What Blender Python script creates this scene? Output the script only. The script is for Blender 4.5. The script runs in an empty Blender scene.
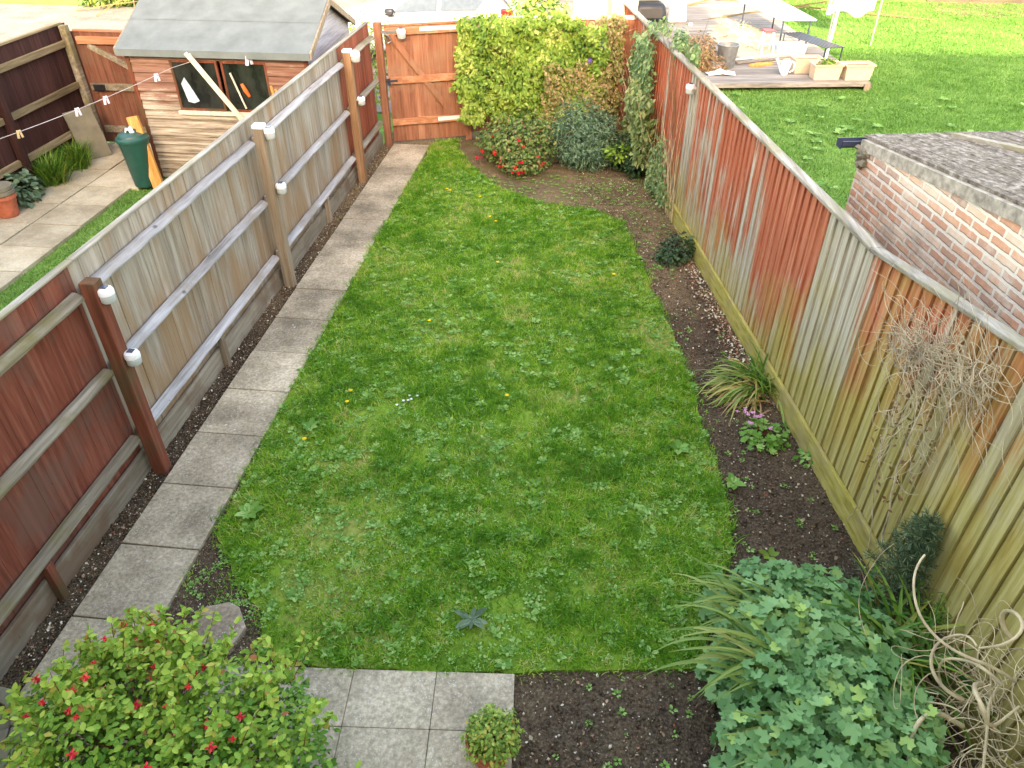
import bpy, math, random
import numpy as np
from mathutils import Vector, Matrix

random.seed(7)
RNG = np.random.default_rng(7)
SC = bpy.context.scene
COL = SC.collection
PI = math.pi
R = math.radians


def srgb(r, g, b):
    def f(c):
        c /= 255.0
        return c / 12.92 if c <= 0.04045 else ((c + 0.055) / 1.055) ** 2.4
    return (f(r), f(g), f(b), 1.0)


# ------------------------------------------------------------------ materials
class NT:
    """small node-tree writer"""

    def __init__(self, name):
        self.m = bpy.data.materials.new(name)
        self.m.use_nodes = True
        self.t = self.m.node_tree
        self.b = self.t.nodes['Principled BSDF']
        self.geo = self.t.nodes.new('ShaderNodeNewGeometry')
        self.pos = self.geo.outputs['Position']

    def n(self, kind, **kw):
        nd = self.t.nodes.new('ShaderNode' + kind)
        for k, v in kw.items():
            setattr(nd, k, v)
        return nd

    def link(self, a, b):
        self.t.links.new(a, b)

    def put(self, sock, v):
        if hasattr(v, 'is_linked') or isinstance(v, bpy.types.NodeSocket):
            self.link(v, sock)
        else:
            sock.default_value = v

    def scaled(self, vec, s, off=(0, 0, 0)):
        m = self.n('Mapping')
        self.link(vec, m.inputs[0])
        m.inputs['Scale'].default_value = s
        m.inputs['Location'].default_value = off
        return m.outputs[0]

    def noise(self, scale=5, detail=4, rough=.55, vec=None, stretch=(1, 1, 1), off=(0, 0, 0), dist=0):
        nd = self.n('TexNoise')
        self.link(self.scaled(vec or self.pos, stretch, off), nd.inputs['Vector'])
        nd.inputs['Scale'].default_value = scale
        nd.inputs['Detail'].default_value = detail
        nd.inputs['Roughness'].default_value = rough
        nd.inputs['Distortion'].default_value = dist
        return nd.outputs[0]

    def voro(self, scale=5, out='Distance', vec=None, stretch=(1, 1, 1)):
        nd = self.n('TexVoronoi')
        self.link(self.scaled(vec or self.pos, stretch), nd.inputs['Vector'])
        nd.inputs['Scale'].default_value = scale
        return nd.outputs[out]

    def ramp(self, fac, stops, mode='LINEAR'):
        nd = self.n('ValToRGB')
        cr = nd.color_ramp
        cr.interpolation = mode
        while len(cr.elements) < len(stops):
            cr.elements.new(0.5)
        for e, (p, c) in zip(cr.elements, stops):
            e.position = p
            e.color = c if len(c) == 4 else (*c, 1)
        self.link(fac, nd.inputs[0])
        return nd.outputs[0]

    def mask(self, fac, lo, hi):
        nd = self.n('MapRange')
        self.link(fac, nd.inputs[0])
        nd.inputs[1].default_value = lo
        nd.inputs[2].default_value = hi
        nd.clamp = True
        return nd.outputs[0]

    def math(self, op, a, b=0.0):
        nd = self.n('Math', operation=op)
        self.put(nd.inputs[0], a)
        self.put(nd.inputs[1], b)
        return nd.outputs[0]

    def mix(self, fac, a, b, mode='MIX'):
        nd = self.n('Mix', data_type='RGBA', blend_type=mode)
        self.put(nd.inputs[0], fac)
        self.put(nd.inputs[6], a)
        self.put(nd.inputs[7], b)
        return nd.outputs[2]

    def attr(self, name='rnd'):
        nd = self.n('Attribute', attribute_name=name)
        return nd.outputs['Fac']

    def sep(self, vec=None):
        nd = self.n('SeparateXYZ')
        self.link(vec or self.pos, nd.inputs[0])
        return nd.outputs

    def bump(self, h, strength=.3, dist=.01):
        nd = self.n('Bump')
        nd.inputs['Strength'].default_value = strength
        nd.inputs['Distance'].default_value = dist
        self.link(h, nd.inputs['Height'])
        self.link(nd.outputs[0], self.b.inputs['Normal'])

    def out(self, col, rough=.8, spec=.3):
        self.put(self.b.inputs['Base Color'], col)
        self.put(self.b.inputs['Roughness'], rough)
        self.b.inputs['Specular IOR Level'].default_value = spec
        return self.m


def plain(name, c, rough=.6, spec=.4, metal=0, var=.12, scale=12):
    t = NT(name)
    f = t.noise(scale, 4)
    lo = tuple(x * (1 - var * 1.6) for x in c[:3]) + (1,)
    hi = tuple(min(1, x * (1 + var)) for x in c[:3]) + (1,)
    t.b.inputs['Metallic'].default_value = metal
    return t.out(t.ramp(f, [(.3, lo), (.7, hi)]), rough, spec)


def wood(name, cols, grain='z', grime=None, rndv=.25, rough=.85, low=False, nails=False):
    """weathered timber: cols = three colours dark to light, grain axis"""
    t = NT(name)
    st = {'z': (28, 28, 1.6), 'y': (28, 1.6, 28), 'x': (1.6, 28, 28)}[grain]
    st2 = {'z': (9, 9, .8), 'y': (9, .8, 9), 'x': (.8, 9, 9)}[grain]
    g = t.noise(1, 6, .65, stretch=st)
    g2 = t.noise(1, 3, .6, stretch=st2, off=(3, 7, 1))
    f = t.math('ADD', t.math('MULTIPLY', g, .6), t.math('MULTIPLY', g2, .4))
    c = t.ramp(f, [(.33, cols[0]), (.5, cols[1]), (.68, cols[2])])
    v = t.ramp(t.attr(), [(0, (1 - rndv,) * 3), (1, (1 + rndv * .4,) * 3)])
    c = t.mix(1.0, c, v, 'MULTIPLY')
    if grime:
        gn = t.noise(1, 5, .6, off=(11, 2, 5), stretch=(4, 4, .9)) if low else t.noise(2.3, 5, .6, off=(11, 2, 5))
        if low:
            gn = t.math('ADD', gn, t.math('MULTIPLY', t.mask(t.sep()[2], 1.5, .2), .12))
        m = t.mask(gn, .48, .66)
        c = t.mix(t.math('MULTIPLY', m, .7), c, grime)
    k = t.mask(t.voro(9, stretch=(1, 1, .6)), .06, .02)
    c = t.mix(t.math('MULTIPLY', k, .6), c, (.05, .035, .02, 1))
    if nails:
        nl = t.mask(t.voro(1.0, stretch=(6, 3.1, 2)), .10, .05)
        c = t.mix(t.math('MULTIPLY', nl, .75), c, (.06, .055, .05, 1))
    t.bump(g, .5, .004)
    return t.out(c, rough, .2)


def leafmat(name, stops, trans=.3, rough=.55, spec=.35, patch=None):
    t = NT(name)
    c = t.ramp(t.attr(), stops)
    if patch:
        c = t.mix(t.math('MULTIPLY', t.mask(t.noise(patch[0], 3), .45, .62), .75), c, patch[1])
    t.out(c, rough, spec)
    tr = t.n('BsdfTranslucent')
    t.link(c, tr.inputs[0])
    mx = t.n('MixShader')
    mx.inputs[0].default_value = trans
    t.link(t.b.outputs[0], mx.inputs[1])
    t.link(tr.outputs[0], mx.inputs[2])
    t.link(mx.outputs[0], t.t.nodes['Material Output'].inputs[0])
    return t.m


# ------------------------------------------------------------------ objects
def wloc(o):
    v = Vector((0, 0, 0))
    while o is not None:
        v = v + o.location
        o = o.parent
    return v


def tag(o, label=None, cat=None, group=None, kind=None):
    if label:
        o['label'] = label
    if cat:
        o['category'] = cat
    if group:
        o['group'] = group
    if kind:
        o['kind'] = kind
    return o


def thing(name, label, cat, loc=(0, 0, 0), group=None):
    o = bpy.data.objects.new(name, None)
    o.empty_display_size = .1
    COL.objects.link(o)
    o.location = loc
    return tag(o, label, cat, group)


def link_mesh(name, me, mat, parent=None):
    o = bpy.data.objects.new(name, me)
    COL.objects.link(o)
    if mat:
        me.materials.append(mat)
    if parent is not None:
        o.parent = parent
    return o


def np_mesh(name, V, F, rnd, mat, parent=None, smooth=False):
    """V (n,3), F (m,3) triangles, rnd (m,)"""
    if parent is not None:
        w = wloc(parent)
        V = V - np.array([w.x, w.y, w.z])
    me = bpy.data.meshes.new(name)
    me.vertices.add(len(V))
    me.vertices.foreach_set('co', V.astype(np.float32).ravel())
    me.loops.add(len(F) * 3)
    me.loops.foreach_set('vertex_index', F.astype(np.int32).ravel())
    me.polygons.add(len(F))
    me.polygons.foreach_set('loop_start', np.arange(0, len(F) * 3, 3, dtype=np.int32))
    me.polygons.foreach_set('loop_total', np.full(len(F), 3, dtype=np.int32))
    me.update(calc_edges=True)
    a = me.attributes.new('rnd', 'FLOAT', 'FACE')
    a.data.foreach_set('value', np.asarray(rnd, dtype=np.float32))
    if smooth:
        me.polygons.foreach_set('use_smooth', np.ones(len(F), dtype=bool))
    return link_mesh(name, me, mat, parent)


class MB:
    def __init__(self, org=(0, 0, 0), ang=0.0):
        self.V, self.F, self.A = [], [], []
        self.M = Matrix.Translation(Vector(org)) @ Matrix.Rotation(ang, 4, 'Z')

    def add(self, vs, fs, rnd=None, raw=False):
        n = len(self.V)
        r = random.random() if rnd is None else rnd
        for v in vs:
            v = Vector(v)
            self.V.append(v if raw else self.M @ v)
        for f in fs:
            self.F.append([i + n for i in f])
            self.A.append(r)
        return self

    def box(self, x0, x1, y0, y1, z0, z1, rnd=None, taper=None):
        vs = [(x, y, z) for z in (z0, z1) for x, y in ((x0, y0), (x1, y0), (x1, y1), (x0, y1))]
        if taper:
            cx, cy = (x0 + x1) / 2, (y0 + y1) / 2
            vs = vs[:4] + [(cx + (x - cx) * taper, cy + (y - cy) * taper, z) for x, y, z in vs[4:]]
        return self.add(vs, [(3, 2, 1, 0), (4, 5, 6, 7), (0, 1, 5, 4), (1, 2, 6, 5), (2, 3, 7, 6), (3, 0, 4, 7)], rnd)

    def bar(self, p, q, w, h, up=(0, 0, 1), rnd=None):
        """rectangular bar from p to q, width w across, height h along up"""
        p, q = Vector(p), Vector(q)
        d = (q - p).normalized()
        s = d.cross(Vector(up))
        if s.length < 1e-4:
            s = Vector((1, 0, 0))
        s.normalize()
        u = s.cross(d)
        vs = [c + s * a * w / 2 + u * b * h / 2 for c in (p, q) for a, b in ((-1, -1), (1, -1), (1, 1), (-1, 1))]
        return self.add(vs, [(0, 1, 2, 3), (7, 6, 5, 4), (0, 4, 5, 1), (1, 5, 6, 2), (2, 6, 7, 3), (3, 7, 4, 0)], rnd)

    def extr(self, poly, axis, a, b, rnd=None):
        """extrude a 2D polygon along an axis from a to b"""
        def P(u, v, w):
            return {'x': (w, u, v), 'y': (u, w, v), 'z': (u, v, w)}[axis]
        n = len(poly)
        vs = [P(u, v, a) for u, v in poly] + [P(u, v, b) for u, v in poly]
        fs = [tuple(range(n))[::-1], tuple(range(n, 2 * n))]
        fs += [(i, (i + 1) % n, n + (i + 1) % n, n + i) for i in range(n)]
        return self.add(vs, fs, rnd)

    def tube(self, pts, rad, n=8, rnd=None, cap=True):
        pts = [Vector(p) for p in pts]
        rad = list(rad) if hasattr(rad, '__len__') else [rad] * len(pts)
        vs, fs = [], []
        prev = None
        for i, p in enumerate(pts):
            d = (pts[min(i + 1, len(pts) - 1)] - pts[max(i - 1, 0)])
            d = d.normalized() if d.length > 1e-9 else Vector((0, 0, 1))
            if prev is None:
                a = d.orthogonal().normalized()
            else:
                a = prev - d * prev.dot(d)
                a = a.normalized() if a.length > 1e-6 else d.orthogonal().normalized()
            prev = a
            b = d.cross(a)
            for k in range(n):
                t = 2 * PI * k / n
                vs.append(p + (a * math.cos(t) + b * math.sin(t)) * rad[i])
        for i in range(len(pts) - 1):
            for k in range(n):
                fs.append((i * n + k, i * n + (k + 1) % n, (i + 1) * n + (k + 1) % n, (i + 1) * n + k))
        if cap:
            fs.append(tuple(range(n))[::-1])
            fs.append(tuple(range((len(pts) - 1) * n, len(pts) * n)))
        return self.add(vs, fs, rnd)

    def lathe(self, prof, c=(0, 0, 0), n=24, rnd=None):
        """prof: list of (radius, z)"""
        vs, fs = [], []
        for r, z in prof:
            for k in range(n):
                t = 2 * PI * k / n
                vs.append((c[0] + r * math.cos(t), c[1] + r * math.sin(t), c[2] + z))
        for i in range(len(prof) - 1):
            for k in range(n):
                fs.append((i * n + k, i * n + (k + 1) % n, (i + 1) * n + (k + 1) % n, (i + 1) * n + k))
        if prof[0][0] > 1e-4:
            fs.append(tuple(range(n))[::-1])
        if prof[-1][0] > 1e-4:
            fs.append(tuple(range((len(prof) - 1) * n, len(prof) * n)))
        return self.add(vs, fs, rnd)

    def build(self, name, mat, parent=None, smooth=False, bevel=0, label=None):
        me = bpy.data.meshes.new(name)
        w = wloc(parent) if parent is not None else Vector((0, 0, 0))
        me.from_pydata([tuple(v - w) for v in self.V], [], self.F)
        me.update()
        a = me.attributes.new('rnd', 'FLOAT', 'FACE')
        a.data.foreach_set('value', self.A)
        if smooth:
            me.polygons.foreach_set('use_smooth', [True] * len(me.polygons))
        o = link_mesh(name, me, mat, parent)
        if bevel:
            b = o.modifiers.new('bevel', 'BEVEL')
            b.width = bevel
            b.segments = 2
            b.limit_method = 'ANGLE'
        if smooth:
            try:
                me.set_sharp_from_angle(angle=R(40))
            except Exception:
                pass
        if label:
            o['label'] = label
        return o


# ------------------------------------------------------------------ noise / instancing
def vnoise(x, y, scale, seed=0):
    g = np.random.default_rng(seed).random((64, 64))
    u, v = np.asarray(x) * scale, np.asarray(y) * scale
    i, j = np.floor(u).astype(int), np.floor(v).astype(int)
    fu, fv = u - i, v - j
    fu, fv = fu * fu * (3 - 2 * fu), fv * fv * (3 - 2 * fv)
    a, b = g[i % 64, j % 64], g[(i + 1) % 64, j % 64]
    c, d = g[i % 64, (j + 1) % 64], g[(i + 1) % 64, (j + 1) % 64]
    return (a * (1 - fu) + b * fu) * (1 - fv) + (c * (1 - fu) + d * fu) * fv


def fbm(x, y, s, seed=0):
    return .5 * vnoise(x, y, s, seed) + .3 * vnoise(x, y, s * 2.1, seed + 1) + .2 * vnoise(x, y, s * 4.3, seed + 2)


def inside(poly, x, y):
    r = np.zeros(len(x), bool)
    n = len(poly)
    for i in range(n):
        x0, y0 = poly[i]
        x1, y1 = poly[(i + 1) % n]
        c = ((y0 > y) != (y1 > y)) & (x < (x1 - x0) * (y - y0) / (y1 - y0 + 1e-12) + x0)
        r ^= c
    return r


def basis(nrm, spin=None, fwd=None):
    """rotation matrices with z = nrm, y = leaf direction"""
    nrm = nrm / (np.linalg.norm(nrm, axis=1, keepdims=True) + 1e-9)
    ref = RNG.normal(size=nrm.shape) if fwd is None else fwd
    y = ref - nrm * np.sum(ref * nrm, axis=1, keepdims=True)
    y /= np.linalg.norm(y, axis=1, keepdims=True) + 1e-9
    x = np.cross(y, nrm)
    return np.stack([x, y, nrm], axis=2)


def scatter(T, TF, P, Rm, S, rnd):
    """instances of a template as one array mesh"""
    S = np.asarray(S)
    S = S[:, None] * np.ones((1, 3)) if S.ndim == 1 else S
    V = np.einsum('nij,nkj->nki', Rm, T[None] * S[:, None, :]) + P[:, None, :]
    n, k = len(P), len(T)
    F = TF[None] + (np.arange(n) * k)[:, None, None]
    return V.reshape(-1, 3), F.reshape(-1, 3), np.repeat(rnd, len(TF))


OVAL = (np.array([(0, 0, 0), (.3, .4, .06), (.2, .78, .02), (0, 1, -.08), (-.2, .78, .02), (-.3, .4, .06), (0, .5, -.02)], float),
        np.array([(0, 1, 6), (1, 2, 6), (2, 3, 6), (3, 4, 6), (4, 5, 6), (5, 0, 6)]))
NARROW = (np.array([(0, 0, 0), (.11, .4, .03), (0, 1, -.08), (-.11, .4, .03)], float), np.array([(0, 1, 2), (0, 2, 3)]))
NEEDLE = (np.array([(0, 0, 0), (.05, .4, .0), (0, 1, -.05), (-.05, .4, .0)], float), np.array([(0, 1, 2), (0, 2, 3)]))


def palmate(lobes=6, depth=.62):
    vs = [(0, .0, -.06)]
    for i in range(lobes * 2 + 1):
        a = PI * (-.5 + -.35) + (i / (lobes * 2)) * PI * 1.7
        r = .5 if i % 2 else .5 * depth
        vs.append((math.cos(a + PI * .5 - PI * .5) * r, math.sin(a) * r, .05 if i % 2 else 0))
    n = len(vs) - 1
    return np.array(vs, float), np.array([(0, i, i + 1) for i in range(1, n)])


PALM = palmate(6, .74)
_o = []
for s in (1, -1):
    _o.append((0, 0, .5 * s))
_o += [(.5, 0, 0), (0, .5, 0), (-.5, 0, 0), (0, -.5, 0)]
OCT = (np.array(_o, float), np.array([(0, 2, 3), (0, 3, 4), (0, 4, 5), (0, 5, 2), (1, 3, 2), (1, 4, 3), (1, 5, 4), (1, 2, 5)]))


def blobs_points(blobs, n, shell=.45):
    """points through ellipsoid blobs, denser to the outside; returns points and outward normals"""
    w = np.array([(b[1][0] * b[1][1] * b[1][2]) ** (2 / 3) for b in blobs])
    k = RNG.choice(len(blobs), n, p=w / w.sum())
    C = np.array([b[0] for b in blobs], float)[k]
    Rr = np.array([b[1] for b in blobs], float)[k]
    d = RNG.normal(size=(n, 3))
    d /= np.linalg.norm(d, axis=1, keepdims=True)
    r = 1 - shell * RNG.random(n) ** 1.6
    bump = 1 + .16 * np.sin(d[:, 0] * 7 + k * 2.1) * np.sin(d[:, 1] * 6 + k) + .1 * np.sin(d[:, 2] * 9 + k * 3)
    P = C + d * Rr * (r * bump)[:, None]
    keep = P[:, 2] > .015
    return P[keep], (d / Rr)[keep]


def crown(name, blobs, n, tmpl, size, mat, parent=None, up=.5, droop=.3, shell=.45, rjit=.35, svar=.35, tone=None):
    P, N = blobs_points(blobs, n, shell)
    N = N / np.linalg.norm(N, axis=1, keepdims=True)
    fwd = N + RNG.normal(size=N.shape) * .7 - np.array([0, 0, droop])
    nrm = N * .6 + np.array([0, 0, up]) + RNG.normal(size=N.shape) * rjit
    Rm = basis(nrm, fwd=fwd)
    S = size * (1 + svar * (RNG.random(len(P)) * 2 - 1))
    rnd = RNG.random(len(P)) if tone is None else np.clip(tone(P) + RNG.normal(size=len(P)) * .16, 0, 1)
    V, F, A = scatter(*tmpl, P, Rm, S, rnd)
    return np_mesh(name, V, F, A, mat, parent)


def ribbon_arrays(paths, widths, rnd):
    """paths: list of (k,3) arrays; flat strap leaves with a slight fold"""
    Vs, Fs, As, off = [], [], [], 0
    for p, w, r in zip(paths, widths, rnd):
        p = np.asarray(p, float)
        k = len(p)
        d = np.gradient(p, axis=0)
        d /= np.linalg.norm(d, axis=1, keepdims=True) + 1e-9
        s = np.cross(d, np.array([0, 0, 1.0]) + RNG.normal(size=3) * .15)
        s /= np.linalg.norm(s, axis=1, keepdims=True) + 1e-9
        t = np.linspace(0, 1, k)
        ww = (w * .5 * np.clip(np.minimum(.55 + t * 2, (1 - t) * 2.2 + .03), 0, 1))[:, None]
        up = np.cross(s, d)
        V = np.stack([p - s * ww + up * ww * .4, p, p + s * ww + up * ww * .4], axis=1).reshape(-1, 3)
        F = []
        for i in range(k - 1):
            a, b = i * 3, i * 3 + 3
            F += [(a, a + 1, b + 1), (a, b + 1, b), (a + 1, a + 2, b + 2), (a + 1, b + 2, b + 1)]
        Vs.append(V)
        Fs.append(np.array(F) + off)
        As.append(np.full(len(F), r))
        off += len(V)
    return np.concatenate(Vs), np.concatenate(Fs), np.concatenate(As)


def straps(name, c, n, L, w, mat, parent, spread=.06, lean=None, flop=1.0, aim=None, kink=.15, rn=(0, 1)):
    """clump of arching strap leaves; aim = (angle, spread) limits the directions"""
    paths, ws, rr = [], [], []
    for i in range(n):
        a = random.uniform(0, 2 * PI) if aim is None else random.gauss(aim[0], aim[1])
        l = random.uniform(L * .55, L)
        el = R(random.uniform(48, 82)) if flop < 1.2 else R(random.uniform(25, 70))
        p = np.array([c[0] + random.gauss(0, spread), c[1] + random.gauss(0, spread), c[2]])
        pts = [p.copy()]
        k = 9
        bend = random.uniform(.7, 1.3) * flop
        for j in range(k):
            t = j / k
            e = el - bend * t * 1.9
            st = l / k
            p = p + np.array([math.cos(a) * math.cos(e), math.sin(a) * math.cos(e), math.sin(e)]) * st
            p[2] = max(p[2], .02 + .01 * random.random())
            a += random.gauss(0, kink * .3)
            pts.append(p.copy())
        paths.append(pts)
        ws.append(w * random.uniform(.7, 1.2))
        rr.append(random.uniform(*rn))
    V, F, A = ribbon_arrays(paths, ws, rr)
    return np_mesh(name, V, F, A, mat, parent)


def twig(p, d, L, k, curl, grav=0.0, plane=None):
    """random curling polyline"""
    p, d = np.array(p, float), np.array(d, float)
    d /= np.linalg.norm(d)
    ax = RNG.normal(size=3)
    ax /= np.linalg.norm(ax)
    pts = [p.copy()]
    for i in range(k):
        ax = ax + RNG.normal(size=3) * .25
        ax /= np.linalg.norm(ax)
        d = d + np.cross(ax, d) * curl + np.array([0, 0, -grav])
        d /= np.linalg.norm(d)
        p = p + d * L / k
        if plane is not None:
            p = plane(p)
        pts.append(p.copy())
    return pts


def twigs(name, specs, mat, parent, n=4):
    """specs: list of (points, r0, r1)"""
    mb = MB()
    for pts, r0, r1 in specs:
        k = len(pts)
        mb.tube(pts, [r0 + (r1 - r0) * i / (k - 1) for i in range(k)], n)
    return mb.build(name, mat, parent)


# ------------------------------------------------------------------ material library
W = {}
W['grey'] = wood('weathered grey board', [srgb(122, 108, 94), srgb(160, 148, 134), srgb(188, 178, 166)], 'z', srgb(150, 114, 78), rndv=.14, low=True)
W['red_dark'] = wood('dark red stained board', [srgb(84, 44, 34), srgb(126, 66, 50), srgb(152, 96, 80)], 'z', srgb(108, 80, 70), rndv=.12)
W['red_far'] = wood('red stained far board', [srgb(118, 58, 42), srgb(158, 82, 60), srgb(182, 112, 88)], 'z', srgb(126, 78, 56))
W['rail_grey'] = wood('pale weathered rail', [srgb(122, 118, 116), srgb(168, 166, 168), srgb(200, 199, 202)], 'y', srgb(140, 130, 120), nails=True)
W['rail_moss'] = wood('mossy weathered rail', [srgb(92, 82, 70), srgb(134, 124, 108), srgb(176, 168, 154)], 'y', srgb(104, 96, 50))
W['post_red'] = wood('red stained post', [srgb(76, 48, 34), srgb(122, 66, 50), srgb(142, 90, 72)], 'z', srgb(80, 78, 54), rndv=.1)
W['post_grey'] = wood('weathered post', [srgb(112, 94, 76), srgb(150, 132, 112), srgb(172, 158, 142)], 'z')
W['post_brown'] = wood('brown post', [srgb(120, 84, 58), srgb(160, 122, 92), srgb(184, 150, 122)], 'z')
W['cap'] = wood('fence cap', [srgb(110, 102, 92), srgb(160, 152, 140), srgb(204, 198, 188)], 'y', srgb(140, 132, 98))
W['gravel'] = wood('pale gravel board', [srgb(110, 98, 84), srgb(142, 132, 116), srgb(168, 158, 144)], 'y', srgb(110, 82, 62))
W['gate'] = wood('red brown gate board', [srgb(118, 76, 58), srgb(152, 100, 78), srgb(180, 132, 108)], 'z', srgb(150, 114, 92), rndv=.15)
W['gate_dull'] = wood('dull brown gate board', [srgb(84, 52, 42), srgb(116, 74, 60), srgb(140, 100, 84)], 'z', srgb(110, 84, 70), rndv=.12)
W['gate_frame'] = wood('gate rail', [srgb(146, 92, 66), srgb(180, 122, 92), srgb(206, 160, 130)], 'x')
W['brown'] = wood('dark brown fence board', [srgb(46, 26, 24), srgb(70, 42, 38), srgb(88, 58, 52)], 'z', srgb(64, 38, 34))
W['brown_rail'] = wood('brown rail', [srgb(100, 84, 62), srgb(134, 116, 88), srgb(170, 158, 134)], 'y')
W['deck'] = wood('deck board', [srgb(100, 94, 88), srgb(134, 128, 122), srgb(166, 160, 154)], 'x')
W['new'] = wood('new orange timber', [srgb(176, 118, 58), srgb(204, 146, 84), srgb(222, 172, 112)], 'z', rndv=.05)
W['pale_wood'] = wood('pale plank', [srgb(186, 176, 156), srgb(214, 206, 188), srgb(232, 226, 212)], 'z', rndv=.05)


def mat_shed():
    t = NT('shed shiplap')
    x, y, z = t.sep()
    g = t.noise(1, 6, .65, stretch=(2, 2, 40))
    worn = t.noise(3.2, 6, .7, stretch=(1, 1, 3.5), off=(4, 4, 4))
    h = t.mask(z, 1.35, .55)
    f = t.math('ADD', t.math('MULTIPLY', worn, .75), t.math('MULTIPLY', h, .38))
    red = t.ramp(g, [(.35, srgb(120, 80, 66)), (.6, srgb(146, 112, 98)), (.75, srgb(172, 142, 128))])
    pale = t.ramp(g, [(.35, srgb(112, 94, 80)), (.55, srgb(172, 158, 142)), (.7, srgb(204, 194, 180))])
    t.bump(g, .4, .004)
    c = t.mix(t.mask(f, .43, .56), red, pale)
    grey = t.ramp(g, [(.35, srgb(150, 146, 150)), (.65, srgb(196, 192, 198))])  # weathered grey gable wood, colour lightened to offset its shaded facing
    c = t.mix(t.mask(x, -3.76, -3.745), c, grey)
    return t.out(c, .85, .2)


W['shed'] = mat_shed()


def mat_right_fence():
    """old red stain worn through to silver wood, green algae rising from the ground"""
    t = NT('worn red stained fence boards')
    x, y, z = t.sep()
    g = t.noise(1, 6, .65, stretch=(26, 26, 1.5))
    red = t.ramp(g, [(.3, srgb(140, 74, 54)), (.5, srgb(180, 100, 74)), (.72, srgb(198, 136, 110))])
    grey = t.ramp(g, [(.3, srgb(134, 124, 108)), (.5, srgb(172, 162, 146)), (.7, srgb(196, 188, 174))])
    worn = t.math('ADD', t.math('MULTIPLY', t.noise(1, 3, .6, stretch=(1.3, 1.3, .9), off=(2.2, 5.1, 0)), .6), t.math('MULTIPLY', t.noise(1, 5, .65, stretch=(5, 5, 1.1), off=(1.2, 3.1, 0)), .4))
    f = t.math('ADD', t.math('MULTIPLY', worn, 1.25), t.math('MULTIPLY', t.attr(), .5))
    f = t.math('ADD', f, t.math('MULTIPLY', t.mask(z, 1.65, .35), .30))
    f = t.math('ADD', f, t.math('MULTIPLY', t.mask(t.attr(), .94, .97), .35))
    f = t.math('ADD', f, t.math('MULTIPLY', t.mask(y, 4.3, 3.4), .22))
    f = t.math('ADD', f, t.math('MULTIPLY', t.math('SUBTRACT', g, .5), .5))
    c = t.mix(t.mask(f, .93, 1.08), red, grey)
    al = t.noise(2.0, 5, .6, off=(9, 1, 3), stretch=(1, 1, .7))
    near = t.mask(y, 6.5, 2.6)
    a = t.math('ADD', t.math('MULTIPLY', al, .7), t.math('MULTIPLY', t.mask(z, 1.55, .15), .42))
    a = t.math('ADD', a, t.math('MULTIPLY', near, .46))
    alg = t.ramp(g, [(.3, srgb(134, 118, 52)), (.55, srgb(170, 156, 86)), (.75, srgb(188, 172, 118))])
    c = t.mix(t.math('MULTIPLY', t.mask(a, .58, .86), .85), c, alg)
    t.bump(g, .5, .004)
    return t.out(c, .85, .2)


W['rfence'] = mat_right_fence()


def mat_algae():
    t = NT('green algae gravel board')
    g = t.noise(1, 5, .6, stretch=(26, 2, 26))
    c = t.ramp(g, [(.3, srgb(126, 116, 50)), (.5, srgb(166, 154, 80)), (.7, srgb(182, 168, 110))])
    m = t.mask(t.noise(3, 4), .5, .68)
    c = t.mix(t.math('MULTIPLY', m, .6), c, srgb(148, 130, 96))
    return t.out(c, .85, .2)


W['algae'] = mat_algae()


def mat_slab(name, c0, c1, c2, fleck=srgb(206, 204, 196), moss=True):
    t = NT(name)
    n1 = t.noise(1.6, 6, .6)
    n2 = t.noise(38, 4, .7)
    c = t.ramp(n1, [(.35, c0), (.5, c1), (.66, c2)])
    c = t.mix(.55, c, t.ramp(n2, [(.3, (.3 if moss else .7,) * 3), (.5, (.95,) * 3), (.7, (1.75 if moss else 1.25,) * 3)]), 'MULTIPLY')
    sp = t.voro(60)
    msk = t.math('MULTIPLY', t.mask(sp, .3, .16), t.mask(t.noise(7, 3, off=(5, 5, 5)), .42, .6))
    c = t.mix(t.math('MULTIPLY', msk, .75), c, fleck)
    dk_ = t.mask(t.noise(4.5, 5, .7, off=(6, 2, 1)), .52, .7)
    c = t.mix(t.math('MULTIPLY', dk_, .28), c, tuple(x * .45 for x in c0[:3]) + (1,))
    lich = t.math('MULTIPLY', t.mask(t.voro(9), .12, .08), t.mask(t.noise(3, 2, off=(1, 8, 5)), .44, .54))
    c = t.mix(t.math('MULTIPLY', lich, .75), c, srgb(196, 196, 186))
    v = t.ramp(t.attr(), [(0, (.86,) * 3), (1, (1.08,) * 3)])
    c = t.mix(1.0, c, v, 'MULTIPLY')
    t.bump(n2, .6, .006)
    return t.out(c, .9, .25)


W['slab'] = mat_slab('aggregate paving slab', srgb(130, 119, 102), srgb(166, 153, 132), srgb(190, 176, 154))
W['slab_pale'] = mat_slab('pale riven slab', srgb(158, 146, 122), srgb(184, 172, 148), srgb(200, 190, 166), srgb(210, 204, 186), moss=False)
W['slab_pink'] = mat_slab('pinkish flat stone', srgb(138, 122, 104), srgb(162, 146, 126), srgb(178, 162, 142))


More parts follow.
